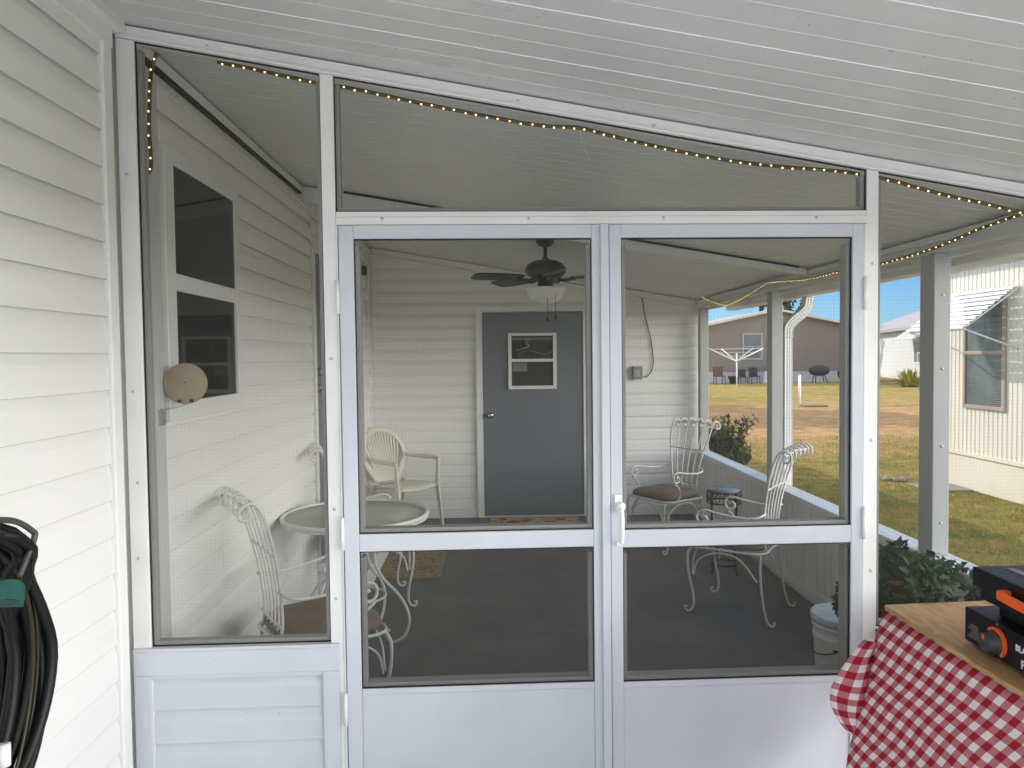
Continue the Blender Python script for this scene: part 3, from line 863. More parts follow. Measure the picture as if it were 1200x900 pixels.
# ================================================================== WROUGHT IRON FURNITURE
def spiral(c, r0, turns, n=18, start=0.0, sgn=1, plane='xz'):
    out = []
    for i in range(n+1):
        t = i/n; a = start+sgn*2*pi*turns*t; r = r0*(1-t*.82)
        out.append((c[0]+r*cos(a), c[1], c[2]+r*sin(a)) if plane == 'xz' else (c[0], c[1]+r*cos(a), c[2]+r*sin(a)))
    return out
def iron_chair(name, label, loc, rz, cushion_var=0):
    t = thing(name, label, 'chair', loc, rz, 'white wrought iron porch chairs')
    # cushion (front = +x)
    vs = []; fs = []; n = 28
    def se(a, s):   # squarish outline
        c_, s_ = cos(a), sin(a)
        return (abs(c_)**.45*(1 if c_ > 0 else -1)*s, abs(s_)**.45*(1 if s_ > 0 else -1)*s)
    prof = [(.80, 0.0), (.97, .006), (1.0, .022), (.985, .040), (.90, .054), (.6, .064), (.25, .067)]
    for (q, h) in prof:
        for k in range(n):
            x, y = se(2*pi*k/n, q)
            vs.append((x*.225+.005, y*(.225-.012*(-x)), .425+h))
    for i in range(len(prof)-1):
        for k in range(n):
            l = (k+1) % n; fs.append((i*n+k, i*n+l, (i+1)*n+l, (i+1)*n+k))
    fs.append(tuple(reversed(range(n)))); fs.append(tuple((len(prof)-1)*n+k for k in range(n)))
    b = MB(); b.add(vs, fs, 0, True); b.build('seat', M['cushion'], t, local=True)
    r = .0072
    b = MB(); b.tube(curve([(.215,-.215,.418),(.23,0,.418),(.215,.215,.418),(0,.225,.418),(-.21,.20,.418),(-.215,0,.418),(-.21,-.20,.418),(0,-.225,.418)], 5, True), r, 8, closed=True)
    for y in (-.1, .1): b.tube([(-.21, y, .416), (.22, y, .416)], .005, 6)
    for y in (-.218, .218): b.tube(curve([(.20,y,.235),(.17,y,.335),(.06,y,.392),(-.08,y,.375),(-.19,y*.98,.25)], 6), .006, 6)
    b.tube(curve([(.215,-.20,.235),(.225,-.14,.34),(.23,0,.39),(.225,.14,.34),(.215,.20,.235)], 6), .006, 6)
    b.build('seat_frame', M['iron'], t, local=True)
    for s_ in (-1, 1):
        y = s_*.212
        P = curve([(.212,y,.42),(.238,y*1.03,.36),(.232,y*1.04,.25),(.205,y*1.02,.12),(.203,y*1.03,.045),(.225,y*1.05,.012),(.250,y*1.06,.014),(.255,y*1.06,.035),(.238,y*1.06,.036)], 6)
        b = MB(); b.tube(P, [r*1.15]*(len(P)-14)+[r*.95]*14, 8); b.build('leg', M['iron'], t, local=True)
        P = curve([(-.205,y*.95,.42),(-.205,y*.98,.30),(-.22,y,.15),(-.245,y*1.02,.04),(-.268,y*1.02,.010),(-.290,y*1.02,.016),(-.288,y*1.02,.034)], 6)
        b = MB(); b.tube(P, r*1.05, 8); b.build('leg', M['iron'], t, local=True)
    # back: six rods fanning out and curling over at the top
    b = MB()
    for i in range(6):
        u = -1+2*i/5
        yb, ym, yt = u*.135, u*.165, u*.228
        zt = 1.035+.012*(1-u*u)
        P = curve([(-.215,yb,.43),(-.205,yb*1.02,.52),(-.222,ym,.70),(-.262,yt*.93,.88),(-.305,yt,zt-.03),(-.345,yt*1.01,zt+.004),(-.385,yt*1.01,zt-.018),(-.382,yt*1.01,zt-.055),(-.350,yt*1.01,zt-.058),(-.346,yt*1.01,zt-.034)], 6)
        b.tube(P, r*(.78 if 0 < i < 5 else 1.0), 7)
    b.tube(curve([(-.352,-.232,1.006),(-.352,0,1.020),(-.352,.232,1.006)], 8), .006, 6)
    b.tube(curve([(-.216,-.142,.50),(-.216,0,.495),(-.216,.142,.50)], 6), .0065, 6)
    b.tube(curve([(-.243,-.195,.80),(-.238,0,.80),(-.243,.195,.80)], 6), .005, 6)
    b.build('backrest', M['iron'], t, local=True)
    for s_ in (-1, 1):
        y = s_*.235
        P = curve([(-.225,s_*.165,.655),(-.19,s_*.22,.635),(-.10,y,.628),(.02,y*1.04,.640),(.10,y*1.06,.655)], 6)
        P += curve([(.10,y*1.06,.655)]+[(p[0],y*1.06,p[2]) for p in spiral((.125,0,.605),.052,1.15,14,R(105),-1)], 3)[1:]
        b = MB(); b.tube(P, r, 7)
        b.tube(curve([(.155,y*1.06,.565),(.10,y*1.06,.52),(.085,y*1.02,.46),(.12,y*.98,.418)], 6), .007, 6)
        b.build('armrest', M['iron'], t, local=True)
    return t
iron_chair('wrought_iron_chair', 'white iron armchair with taupe cushion nearest the screen wall, before the round table', (-.765, 3.30, 0), R(31))
iron_chair('wrought_iron_chair', 'white iron armchair behind the round table beside the house wall', (-.80, 4.93, 0), R(16))
iron_chair('wrought_iron_chair', 'white iron armchair with taupe cushion facing left by the back wall corner', (1.455, 6.20, 0), R(211))
iron_chair('wrought_iron_chair', 'white iron armchair beside the low wall, in front of the black plant stand', (1.53, 4.62, 0), R(143))

TX, TY = -.775, 4.25
tb = thing('round_table', 'round white wrought iron table with a mesh top and curled legs', 'table', (TX, TY, 0))
MB().lathe([(0, .716), (.395, .716), (.395, .719), (0, .719)], (0, 0, 0), 56).build('tabletop', M['mesh_top'], tb, local=True)
b = MB(); ring = [(.402*cos(2*pi*k/56), .402*sin(2*pi*k/56), .716) for k in range(56)]
b.tube(ring, .013, 10, closed=True)
ring = [(.404*cos(2*pi*k/56), .404*sin(2*pi*k/56), .697) for k in range(56)]
b.tube(ring, .006, 8, closed=True)
ring = [(.16*cos(2*pi*k/40), .16*sin(2*pi*k/40), .25) for k in range(40)]
b.tube(ring, .007, 8, closed=True)
b.build('rim', M['iron'], tb, local=True)
for k in range(4):
    a = R(-20+90*k)
    prof = [(.36,.70),(.24,.66),(.14,.57),(.115,.47),(.16,.37),(.27,.27),(.325,.16),(.30,.06),(.24,.012),(.19,.018),(.175,.055),(.20,.075)]
    P = curve([(q*cos(a), q*sin(a), z) for (q, z) in prof], 7)
    b = MB(); b.tube(P, .0085, 8)
    P = curve([(q*cos(a), q*sin(a), z) for (q, z) in [(.115,.47),(.07,.55),(.075,.62),(.115,.63),(.125,.59),(.10,.575)]], 6)
    b.tube(P, .006, 6)
    b.build('leg', M['iron'], tb, local=True)

# ------------------------------------------------------------------ resin chair
pc = thing('plastic_chair', 'ivory plastic armchair with a round slatted back in the far left corner', 'chair', (-.835, 7.03, 0), R(-42))
P_ = M['plastic']
b = MB()
n = 9; vs = []; fs = []
for i in range(n):
    for j in range(n):
        x = -.22+.45*i/(n-1); y = (-.22+.44*j/(n-1))*(1-.10*(1-i/(n-1)))
        z = .415+.018*(i/(n-1))-.018*cos((j/(n-1)-.5)*pi)-(.03 if i == n-1 else 0)
        vs.append((x, y, z))
for i in range(n-1):
    for j in range(n-1):
        a = i*n+j; fs.append((a, a+n, a+n+1, a+1))
b.add(vs, fs, 0, True)
o = b.build('seat', P_, pc, local=True); m_ = o.modifiers.new('thick', 'SOLIDIFY'); m_.thickness = .012
# back: arch rim + slats
def back_pt(u, z):       # u sideways, leaning back with height
    return (-.22-.30*(z-.42)**1.15 + .25*u*u, u, z)
rim = []
for k in range(25):
    a = pi*(-.18+1.36*k/24)
    u = .262*cos(a)*1.0; z = .68+.235*sin(a)
    if z < .62: u *= .92
    rim.append(back_pt(u, z))
rim = [back_pt(.12, .43)]+rim+[back_pt(-.12, .43)]
b = MB(); P2 = curve(rim, 3)
vs = []; fs = []
for i, p in enumerate(P2):
    c_ = Vector(back_pt(0, .66)); dirv = (p-c_).normalized()
    vs += [p-dirv*.034+Vector((.006,0,0)), p+dirv*.026+Vector((.004,0,0)), p+dirv*.026-Vector((.012,0,0)), p-dirv*.034-Vector((.012,0,0))]
for i in range(len(P2)-1):
    for j in range(4):
        l = (j+1) % 4; fs.append((i*4+j, i*4+l, i*4+4+l, i*4+4+j))
b.add(vs, fs, 0, True)
b.build('back_rim', P_, pc, local=True)
b = MB()
for k in range(13):
    u = -.205+.41*k/12
    zt = .68+.215*math.sqrt(max(0, 1-(u/.25)**2))
    A = [Vector(back_pt(u*(.55+.45*(q/6)), .43+(zt-.43)*q/6)) for q in range(7)]
    for i in range(6):
        p, q = A[i], A[i+1]; w = Vector((0, .0085, 0)); tk = Vector((.008, 0, 0))
        b.hexa([p-w, p+w, p+w-tk, p-w-tk, q-w, q+w, q+w-tk, q-w-tk])
b.build('back_slats', P_, pc, local=True)
for s_ in (-1, 1):
    b = MB()
    b.tube(curve([(-.20,s_*.215,.66),(-.10,s_*.262,.652),(.05,s_*.272,.650),(.17,s_*.268,.648),(.215,s_*.262,.635)], 5), .020, 10)
    b.build('armrest', P_, pc, local=True)
    b = MB()
    def leg(top, bot, w0, w1):
        tx, ty, tz = top; bx, by, bz = bot
        b.hexa([(bx-w1,by-w1*.5,bz),(bx+w1,by-w1*.5,bz),(bx+w1,by+w1*.5,bz),(bx-w1,by+w1*.5,bz),(tx-w0,ty-w0*.5,tz),(tx+w0,ty-w0*.5,tz),(tx+w0,ty+w0*.5,tz),(tx-w0,ty+w0*.5,tz)])
    leg((.20, s_*.262, .645), (.205, s_*.245, .415), .021, .024); leg((.205, s_*.245, .4149), (.245, s_*.27, 0), .026, .015)
    b.build('leg', P_, pc, local=True, bevel=.004)
    b = MB(); leg((-.20, s_*.19, .43), (-.27, s_*.225, 0), .03, .016); b.build('leg', P_, pc, local=True, bevel=.004)

# ------------------------------------------------------------------ black plant stand
st = thing('plant_stand', 'small round black iron plant stand with a pale top by the low side wall', 'plant stand', (1.70, 5.44, 0))
MB().lathe([(0, .598), (.118, .598), (.120, .604), (.118, .612), (0, .612)], (0, 0, 0), 32).build('top', painted('smoky_glass_top', (.20, .24, .27), .15, .05, 6), st, local=True)
b = MB()
for z, q in ((.592, .122), (.515, .122), (.06, .095)):
    b.tube([(q*cos(2*pi*k/32), q*sin(2*pi*k/32), z) for k in range(32)], .006, 6, closed=True)
for k in range(14):
    a = 2*pi*k/14
    b.tube([(.122*cos(a)+.018*cos(w)*-sin(a), .122*sin(a)+.018*cos(w)*cos(a), .553+.030*sin(w)) for w in [2*pi*j/12 for j in range(12)]], .0028, 5, closed=True)
b.build('apron', M['black_iron'], st, local=True)
for k in range(4):
    a = R(30+90*k)
    b = MB(); b.tube(curve([(.122*cos(a),.122*sin(a),.60),(.12*cos(a),.12*sin(a),.35),(.105*cos(a),.105*sin(a),.10),(.125*cos(a),.125*sin(a),0)], 5), .0065, 6)
    b.build('leg', M['black_iron'], st, local=True)

# ------------------------------------------------------------------ rugs
rg = MB().box(-1.17, -.385, 5.40, 6.12, .0, .010).build('rug', M['rug']); tag(rg, 'olive floral rug on the dark floor under the table side chair', 'rug')
b = MB(); b.box(-1.175, -.38, 5.395, 5.43, .0, .0125); b.box(-1.175, -.38, 6.09, 6.125, .0, .0125); b.box(-.415, -.38, 5.43, 6.09, 0, .0125); b.box(-1.175, -1.14, 5.43, 6.09, 0, .0125)
b.build('border', M['rug_border'], rg)
mt = MB().box(-.02, .835, 6.96, 7.40, 0, .010).build('door_mat', M['mat']); tag(mt, 'floral door mat with dark red flowers before the grey back door', 'doormat')
b = MB()
for (x, y, r_) in ((.20, 7.16, .07), (.33, 7.20, .05), (.55, 7.13, .06), (.10, 7.28, .04), (.66, 7.25, .05), (.42, 7.1, .045)):
    b.lathe([(0, .0128), (r_, .0126), (r_, .0095)], (x, y, 0), 9)
b.build('flower_pattern', M['mat_red'], mt)

# ------------------------------------------------------------------ dial on a wire bracket beside the window
dl = thing('wall_thermometer', 'round beige dial on a wire bracket at the lower corner of the sash window', 'thermometer', (XL+.03, 2.72, 1.44))
dc = Vector((-1.105, 2.745, 1.515))
b = MB(); b.lathe([(0, .0), (.070, .0), (.0745, .004), (.0745, .014), (.068, .018), (0, .018)], (0, 0, 0), 40, axis='y')
b.lathe([(.003, -.0015), (.003, 0)], (0, 0, .005), 8, m=1, axis='y')
for (x, z) in ((-.02, -.062), (.02, -.062)): b.box(x-.007, x+.007, -.001, .0, z-.005, z+.005, 1)
o = b.build('dial', [M['beige'], M['dark']], dl, local=True); o.location = dc-dl.location; o.rotation_euler = (0, 0, R(14))
b = MB(); b.tube(curve([(-1.105, 2.745, 1.443), (-1.108, 2.74, 1.438), (-1.14, 2.72, 1.428), (-1.165, 2.71, 1.425), (-1.172, 2.70, 1.40)], 4), .003, 6)
b.box(XL+.02, XL+.034, 2.69, 2.72, 1.37, 1.425); b.build('bracket', M['steel'], dl)

# ------------------------------------------------------------------ bucket
BX, BY = 1.665, 3.46
bk = thing('bucket', 'white plastic pail with pale blue lid by the low side wall', 'bucket', (BX, BY, 0))
MB().lathe([(.128, 0), (.132, .01), (.146, .25), (.150, .26), (.150, .275), (.147, .28), (.149, .31), (.154, .315), (.154, .325), (.150, .33), (.151, .350)], (0, 0, 0), 40).build('body', M['bucket'], bk, local=True)
MB().lathe([(.158, .335), (.160, .350), (.160, .366), (.152, .372), (.146, .362), (0, .362)], (0, 0, 0), 40).build('lid', [M['lid']], bk, local=True)
b = MB(); pts = []
for k in range(8):
    a = R(222+12*k); pts.append((cos(a), sin(a)))
vs = []; fs = []
for (c_, s_) in pts:
    vs += [(c_*.1385, s_*.1385, .03), (c_*.1475, s_*.1475, .235)]
for i in range(7): fs.append((i*2, i*2+2, i*2+3, i*2+1))
b.add(vs, fs, 0)
vs = []; fs = []
for (c_, s_) in pts[0:3]:
    vs += [(c_*.1455, s_*.1455, .165), (c_*.1482, s_*.1482, .225)]
for i in range(2): fs.append((i*2, i*2+2, i*2+3, i*2+1))
b.add(vs, fs, 1)
b.build('label', [M['label_black'], M['label_white']], bk, local=True)
b = MB()
b.tube([(.155*cos(a), .155*sin(a), .29-.10*sin((a-R(95))/R(170)*pi)) for a in [R(95+170*k/16) for k in range(17)]], .003, 6)
b.build('handle', M['wire'], bk, local=True)

# ------------------------------------------------------------------ ivy in a basket on a stand
def leaf_shape(s):
    pts = [(0,-.1),(.28,-.35),(.36,-.02),(.62,.12),(.34,.34),(.25,.62),(0,1.0),(-.25,.62),(-.34,.34),(-.62,.12),(-.36,-.02),(-.28,-.35)]
    return [(x*s*.62, y*s*.62, -.12*abs(x)*s) for (x, y) in pts]
def add_leaf(mb, p, d, up, s):
    d = Vector(d).normalized(); up = Vector(up); sd = d.cross(up)
    if sd.length < 1e-4: sd = Vector((1, 0, 0))
    sd.normalize(); up = sd.cross(d)
    vs = [p+sd*x+d*y+up*z for (x, y, z) in leaf_shape(s)]
    mb.add([p+d*s*.2]+vs, [(0, i+1, (i+1) % 12+1) for i in range(12)])
IC = Vector((1.67, 3.02, .67))
iv = thing('potted_ivy', 'trailing green ivy in a brown basket raised on a stand by the low side wall', 'plant', (IC.x, IC.y, 0))
b = MB(); r = random.Random(11)
stems = MB()
for i in range(58):
    a = r.uniform(0, 2*pi); L_ = r.uniform(.10, .205)
    if cos(a) < -.3: L_ *= .75
    drop = r.uniform(.0, .22) if i % 2 else r.uniform(-.05, .08)
    p0 = IC+Vector((cos(a)*.05, sin(a)*.05, .05))
    p1 = IC+Vector((cos(a)*L_*.6, sin(a)*L_*.6, r.uniform(.03, .11)))
    p2 = IC+Vector((cos(a)*L_, sin(a)*L_*.8, .04-drop*.6)); p3 = IC+Vector((cos(a+.1)*L_*1.03, sin(a+.1)*L_*.85, -.02-drop))
    P = curve([p0, p1, p2, p3], 6)
    stems.tube(P, .002, 5)
    for q in P[1:]:
        for _ in range(2):
            o_ = Vector((r.uniform(-1,1), r.uniform(-1,1), r.uniform(-.6,1)))
            add_leaf(b, q+o_*.018, o_+Vector((0,0,-.5)), Vector((cos(a), sin(a), .7))+o_*.6, r.uniform(.038, .066))
# long runner towards the pail
for (ex, ey, ez) in ((1.535, 3.24, .43), (1.50, 3.16, .50), (1.55, 3.2, .55), (1.92, 2.95, .56), (2.0, 2.98, .59), (1.50, 3.0, .60)):
    P = curve([IC+Vector((0,0,.06)), IC.lerp(Vector((ex,ey,ez)), .6)+Vector((0,0,.11)), Vector((ex,ey,ez+.08)), Vector((ex,ey,ez))], 8)
    stems.tube(P, .002, 5)
    for q in P[3:]:
        for _ in range(2):
            o_ = Vector((r.uniform(-1,1), r.uniform(-1,1), r.uniform(-.6,1)))
            add_leaf(b, q+o_*.012, o_+Vector((0,0,-.5)), Vector((-.6,-.8,.6))+o_*.6, r.uniform(.035, .055))
b.build('foliage', M['ivy'], iv); stems.build('stems', M['bush'], iv)
b = MB(); b.lathe([(.095, -.13), (.118, 0), (.123, .0), (.123, .018), (.112, .018), (.10, -.01), (0, -.01)], (IC.x, IC.y, IC.z), 24)
for h in (-.10, -.055): b.lathe([(.103+(h+.13)*.17, h), (.108+(h+.13)*.17, h+.008), (.105+(h+.13)*.17, h+.02)], (IC.x, IC.y, IC.z), 24, caps=False)
b.build('basket', M['basket'], iv)
b = MB(); b.lathe([(0, .56), (.13, .56), (.13, .585), (0, .585)], (IC.x, IC.y, 0), 24)
for k in range(3):
    a = R(90+120*k); b.tube([(IC.x+.11*cos(a), IC.y+.11*sin(a), .56), (IC.x+.14*cos(a), IC.y+.14*sin(a), 0)], .012, 8)
b.build('stand', M['basket'], iv)

# ================================================================== TABLE, CLOTH, BOARD, GRIDDLE
TXa, TXb, TYa, TYb, TZ = 1.275, 1.95, .72, 2.365, .765
ft = thing('folding_table', 'folding table hidden under a red gingham cloth', 'table', ((TXa+TXb)/2, (TYa+TYb)/2, 0))
MB().box(TXa+.004, TXb-.004, TYa, TYb-.004, TZ-.045, TZ-.004).build('tabletop', M['greybox'], ft, bevel=.01)
for (x, y) in ((TXa+.08, TYa+.1), (TXb-.08, TYa+.1), (TXa+.08, TYb-.1), (TXb-.08, TYb-.1)):
    MB().tube([(x, y, TZ-.046), (x, y, -.02)], .014, 10).build('leg', M['steel'], ft)
# cloth sheet: unrolled u runs along the table edge, v across it
S = .050
cl = MB()
def cloth_uv(s_, d_):   # pattern slightly skewed on the cloth
    return ((s_ + .62*d_)/S, (d_*1.06)/S)
nu, nv = 60, 34
vs = []; uv = []; fs = []
H = .80
for i in range(nu+1):
    s_ = i/nu; y = TYb+.008-(TYb-TYa)*s_*1.0
    for j in range(nv+1):
        if j < 6:      # lying on the top
            d_ = -(.10)*(1-j/6); x = TXa-.006-d_; z = TZ+.0015
            if j == 5: z -= .001
        else:
            q = (j-6)/(nv-6); d_ = q*H
            wav = .006*sin(s_*27+q*2)*q + .007*sin(s_*13+1.3)*q + .0025*sin(s_*57+q*7)*q
            flare = .165*q**.9+.012*sin(q*pi)
            x = TXa-.008-flare*(1-.25*s_)-wav; z = TZ-.002-d_*.985
            yy_ = 0
        yo = 0.0
        if j > 6: yo = .004*sin(j*.9+s_*9) - .02*(1-s_)**8*((j-6)/(nv-6))
        vs.append((x, y+yo, max(z, .0))); uv.append(cloth_uv(s_*(TYb-TYa), d_))
k = nv+1
for i in range(nu):
    for j in range(nv): fs.append((i*k+j, i*k+k+j, i*k+k+j+1, i*k+j+1))
cl.add(vs, fs, 0, True, uv)
# back overhang
vs = []; uv = []; fs = []
for i in range(31):
    s_ = i/30; x = TXa-.006+(TXb-TXa)*s_
    for j in range(13):
        if j < 3: yy_ = TYb+.008-.08*(1-j/3); z = TZ+.003+.003*sin(s_*20); d_ = -.08*(1-j/3)
        else:
            q = (j-3)/9; d_ = q*.22; yy_ = TYb+.010+.012*sin(s_*24)*q+.01*q; z = TZ+.001-d_
        vs.append((x, yy_, z)); uv.append(((s_*(TXb-TXa))/S, d_/S))
for i in range(30):
    for j in range(12): fs.append((i*13+j, i*13+j+1, i*13+14+j, i*13+13+j))
cl.add(vs, fs, 0, True, uv)
# loose corner fold bulging out at the far end
vs = []; uv = []; fs = []
na, nb = 16, 22
for i in range(na+1):
    a = i/na
    for j in range(nb+1):
        q = j/nb
        zz_ = .665-.38*q
        out = .118*math.sin(min(1, q*1.12+.06)*pi)**.62 if q < .86 else .118*math.sin(min(1, .86*1.12+.06)*pi)**.62*(1-(q-.86)/.14*.75)
        base_x = TXa-.006-.075*q
        x = base_x-(out+.022)*a; y = TYb+.030-.05*sin(a*pi*.9)+.012*sin(q*9+a*3)
        vs.append((x, y, zz_)); uv.append(((a*.13+.01)/S, q*.42/S))
for i in range(na):
    for j in range(nb): fs.append((i*(nb+1)+j, i*(nb+1)+j+1, (i+1)*(nb+1)+j+1, (i+1)*(nb+1)+j))
cl.add(vs, fs, 0, True, uv)
o = cl.build('tablecloth', M['gingham'])
m_ = o.modifiers.new('thick', 'SOLIDIFY'); m_.thickness = .0015; m_.offset = 0
tag(o, 'red and white gingham cloth draped over the folding table', 'tablecloth')
b = MB(); vs = []
ed = [(1.262, 2.362), (1.94, 2.40), (1.94, .75)]; r = random.Random(5)
yy_ = .75
while yy_ < 2.36: ed.append((1.258+r.uniform(-.0035, .003), yy_)); yy_ += .05
n = len(ed)
b.add([(x, y, TZ+.0035+.003) for (x, y) in ed]+[(x, y, TZ+.0205) for (x, y) in ed], [tuple(range(n)), tuple(range(n, 2*n))]+[(i, (i+1) % n, (i+1) % n+n, i+n) for i in range(n)])
o = b.build('plywood_board', M['ply'], clean=True, bevel=.0015); tag(o, 'stained plywood board lying on the gingham tablecloth', 'board')
PT = TZ+.0205

gr = thing('tabletop_griddle', 'black tabletop gas griddle with orange knob ring and orange lid handle on the plywood', 'griddle', (1.52, 1.75, PT))
GX, GY1, GY0 = 1.312, 2.032, 1.47
b = MB()
b.box(GX, GX+.10, GY0, GY1, PT+.012, PT+.105)
b.box(GX+.10, GX+.40, GY0+.02, GY1-.02, PT+.02, PT+.10)
b.build('control_box', M['griddle'], gr, bevel=.003)
b = MB()
for (x, y) in ((GX+.03, GY0+.04), (GX+.03, GY1-.04), (GX+.36, GY0+.04), (GX+.36, GY1-.04)): b.lathe([(.014, 0), (.016, .012)], (x, y, PT), 12)
b.build('foot', M['knob'], gr)
b = MB(); b.box(GX+.045, GX+.42, GY0+.03, GY1-.075, PT+.1055, PT+.15)
b.build('griddle_plate', M['griddle'], gr, bevel=.003)
b = MB()
z0 = PT+.152
b.box(GX+.03, GX+.43, GY0+.01, GY1-.02, z0-.02, z0+.012)
b.box(GX+.018, GX+.44, GY0+.0, GY1-.002, z0+.0125, z0+.066)
b.build('lid', M['griddle'], gr, bevel=.004)
b = MB(); b.box(GX+.09, GX+.115, GY1-.16, GY1-.035, z0+.0665, z0+.0675); b.build('lid_print', M['blind'], gr)
b = MB()
hp = [(GX+.018, 1.895, z0+.032), (GX-.012, 1.888, z0+.032), (GX-.016, 1.80, z0+.030), (GX-.016, 1.68, z0+.030), (GX-.012, 1.60, z0+.032), (GX+.018, 1.595, z0+.032)]
for i in range(1, 4):
    p, q = hp[i], hp[i+1]
    b.hexa([(p[0],p[1],p[2]-.013),(p[0]+.010,p[1],p[2]-.013),(q[0]+.010,q[1],q[2]-.013),(q[0],q[1],q[2]-.013),(p[0],p[1],p[2]+.013),(p[0]+.010,p[1],p[2]+.013),(q[0]+.010,q[1],q[2]+.013),(q[0],q[1],q[2]+.013)])
b.box(GX-.004, GX+.0175, 1.868, 1.888, z0+.019, z0+.045); b.box(GX-.004, GX+.0175, 1.60, 1.62, z0+.019, z0+.045)
b.build('lid_handle', M['orange'], gr, bevel=.004)
ky, kz = 1.898, PT+.054
b = MB()
P = [(GX-.004, ky-.0395*cos(a), kz+.0395*sin(a)) for a in [R(-52+190*k/30) for k in range(31)]]
for i in range(30):
    p, q = Vector(P[i]), Vector(P[i+1]); c_ = Vector((GX-.004, ky, kz))
    pi_, qi_ = c_+(p-c_)*.80, c_+(q-c_)*.80; dx = Vector((.006, 0, 0)); ex = Vector((-.003, 0, 0))
    b.hexa([pi_+dx, p+dx, q+dx, qi_+dx, pi_+ex, p+ex, q+ex, qi_+ex])
b.build('knob_ring', M['orange'], gr)
b = MB(); b.lathe([(.034, 0), (.032, -.006), (.028, -.008), (.026, -.034), (.023, -.037), (0, -.037)], (GX-.0, ky, kz), 28, axis='x')
kn = b.build('knob', M['knob'], gr)
MB().box(GX-.0385, GX-.0372, ky-.004, ky+.004, kz+.010, kz+.022).build('pointer', M['orange'], kn)
b = MB()
for i in range(7): b.box(GX-.0012, GX+.0, 1.972+.003*i*0, 2.017-(.006*((i*5) % 4)), PT+.028+.0058*i, PT+.0305+.0058*i)
for q in (-.9, -.3, .3): b.box(GX-.0012, GX, ky-.012+.012*q*-1-.002, ky-.012+.012*q*-1+.002, kz-.046, kz-.0425)
b.box(GX-.0012, GX, ky-.003, ky+.003, kz+.046, kz+.050)
b.build('small_print', M['blind'], gr)
def text_mesh(txt, size, name, mat, parent, loc, rot):
    cu = bpy.data.curves.new('lettering', 'FONT'); cu.body = txt; cu.size = size; cu.extrude = .0006
    cu.offset = size*.018
    tmp = bpy.data.objects.new('lettering_source', cu)
    me = bpy.data.meshes.new_from_object(tmp); bpy.data.objects.remove(tmp)
    me.materials.clear(); me.materials.append(mat)
    o = bpy.data.objects.new(name, me); COL.objects.link(o); o.parent = parent
    o.location = Vector(loc)-parent.location; o.rotation_euler = rot
    return o
text_mesh('BLACKSTONE', .022, 'lettering', M['label_white'], gr, (GX-.001, 1.828, PT+.062), (R(90), 0, R(-90)))
text_mesh('FLAT TOP', .03, 'lettering', M['label_white'], gr, (GX-.001, 1.808, PT+.024), (R(90), 0, R(-90)))

# ================================================================== HOSE ON THE WALL
hs = thing('garden_hose', 'coiled black rubber hose hanging on the white house wall', 'hose', (-1.10, 1.52, .9))
b = MB(); r = random.Random(21)
pts = []
turns = 15
hc = Vector((-1.105, 1.50, .945))
ox = oy = oz = 0
for t in range(turns):
    rw = r.uniform(.195, .262); rh = r.uniform(.29, .375); dx = r.uniform(-.062, .070); dz = -.015*r.random()-(rh-.33)*.7
    tl = r.uniform(-.22, .22)
    for k in range(20):
        a = 2*pi*k/20+pi/2
        yy_ = rw*cos(a); zz_ = rh*sin(a)
        if zz_ > 0: yy_ *= .93
        yy_ += tl*.25*min(0, zz_)
        pts.append(hc+Vector((dx+.014*sin(a*2+t)+(.05 if zz_ > .2 else 0), yy_, zz_+dz)))
b.tube(curve(pts, 3), .0125, 10)
b.build('coil', M['hose'], hs)
b = MB(); pts = []
for t in range(2):
    for k in range(20):
        a = 2*pi*k/20+pi/2
        pts.append(hc+Vector((.060+.008*t+.01*sin(a*2), (.225-.03*t)*cos(a), (.335-.03*t)*sin(a)-.02)))
b.tube(curve(pts, 3), .0045, 8); b.build('ochre_cord', painted('dark_ochre_rubber', (.022, .017, .006), .45, .15, 20), hs)
b = MB(); b.tube([(-1.03, 1.575, .80), (-1.03, 1.573, .755)], .013, 10); b.build('white_tag', M['label_white'], hs)
hg = thing('hose_hanger', 'teal green hose hanger with a bent wire loop holding the black hose', 'hose hanger', (-1.15, 1.48, 1.16))
b = MB()
vs = []; fs = []; n = 14
prof = []
for i in range(n+1):
    a = pi*i/n; prof.append((cos(a)*.15, sin(a)*.045-.01))
for (x) in (-1.18, -.985):
    for (yy_, zz_) in prof: vs.append((x, 1.445+yy_, 1.135+zz_))
    for (yy_, zz_) in reversed(prof): vs.append((x, 1.445+yy_*.94, 1.135+zz_-.040))
k = 2*(n+1)
fs = [tuple(range(k)), tuple(reversed(range(k, 2*k)))]+[(i, (i+1) % k, (i+1) % k+k, i+k) for i in range(k)]
b.add(vs, fs); b.build('saddle', M['green_plastic'], hg, clean=True, bevel=.006)
b = MB(); b.tube(curve([(-.995,1.22,1.16),(-.99,1.25,1.24),(-.99,1.34,1.282),(-.99,1.48,1.288),(-.99,1.57,1.272),(-.99,1.632,1.236),(-.99,1.638,1.222),(-.992,1.618,1.19),(-.996,1.59,1.15)], 8), .0065, 8)
b.build('wire_loop', M['wire'], hg)

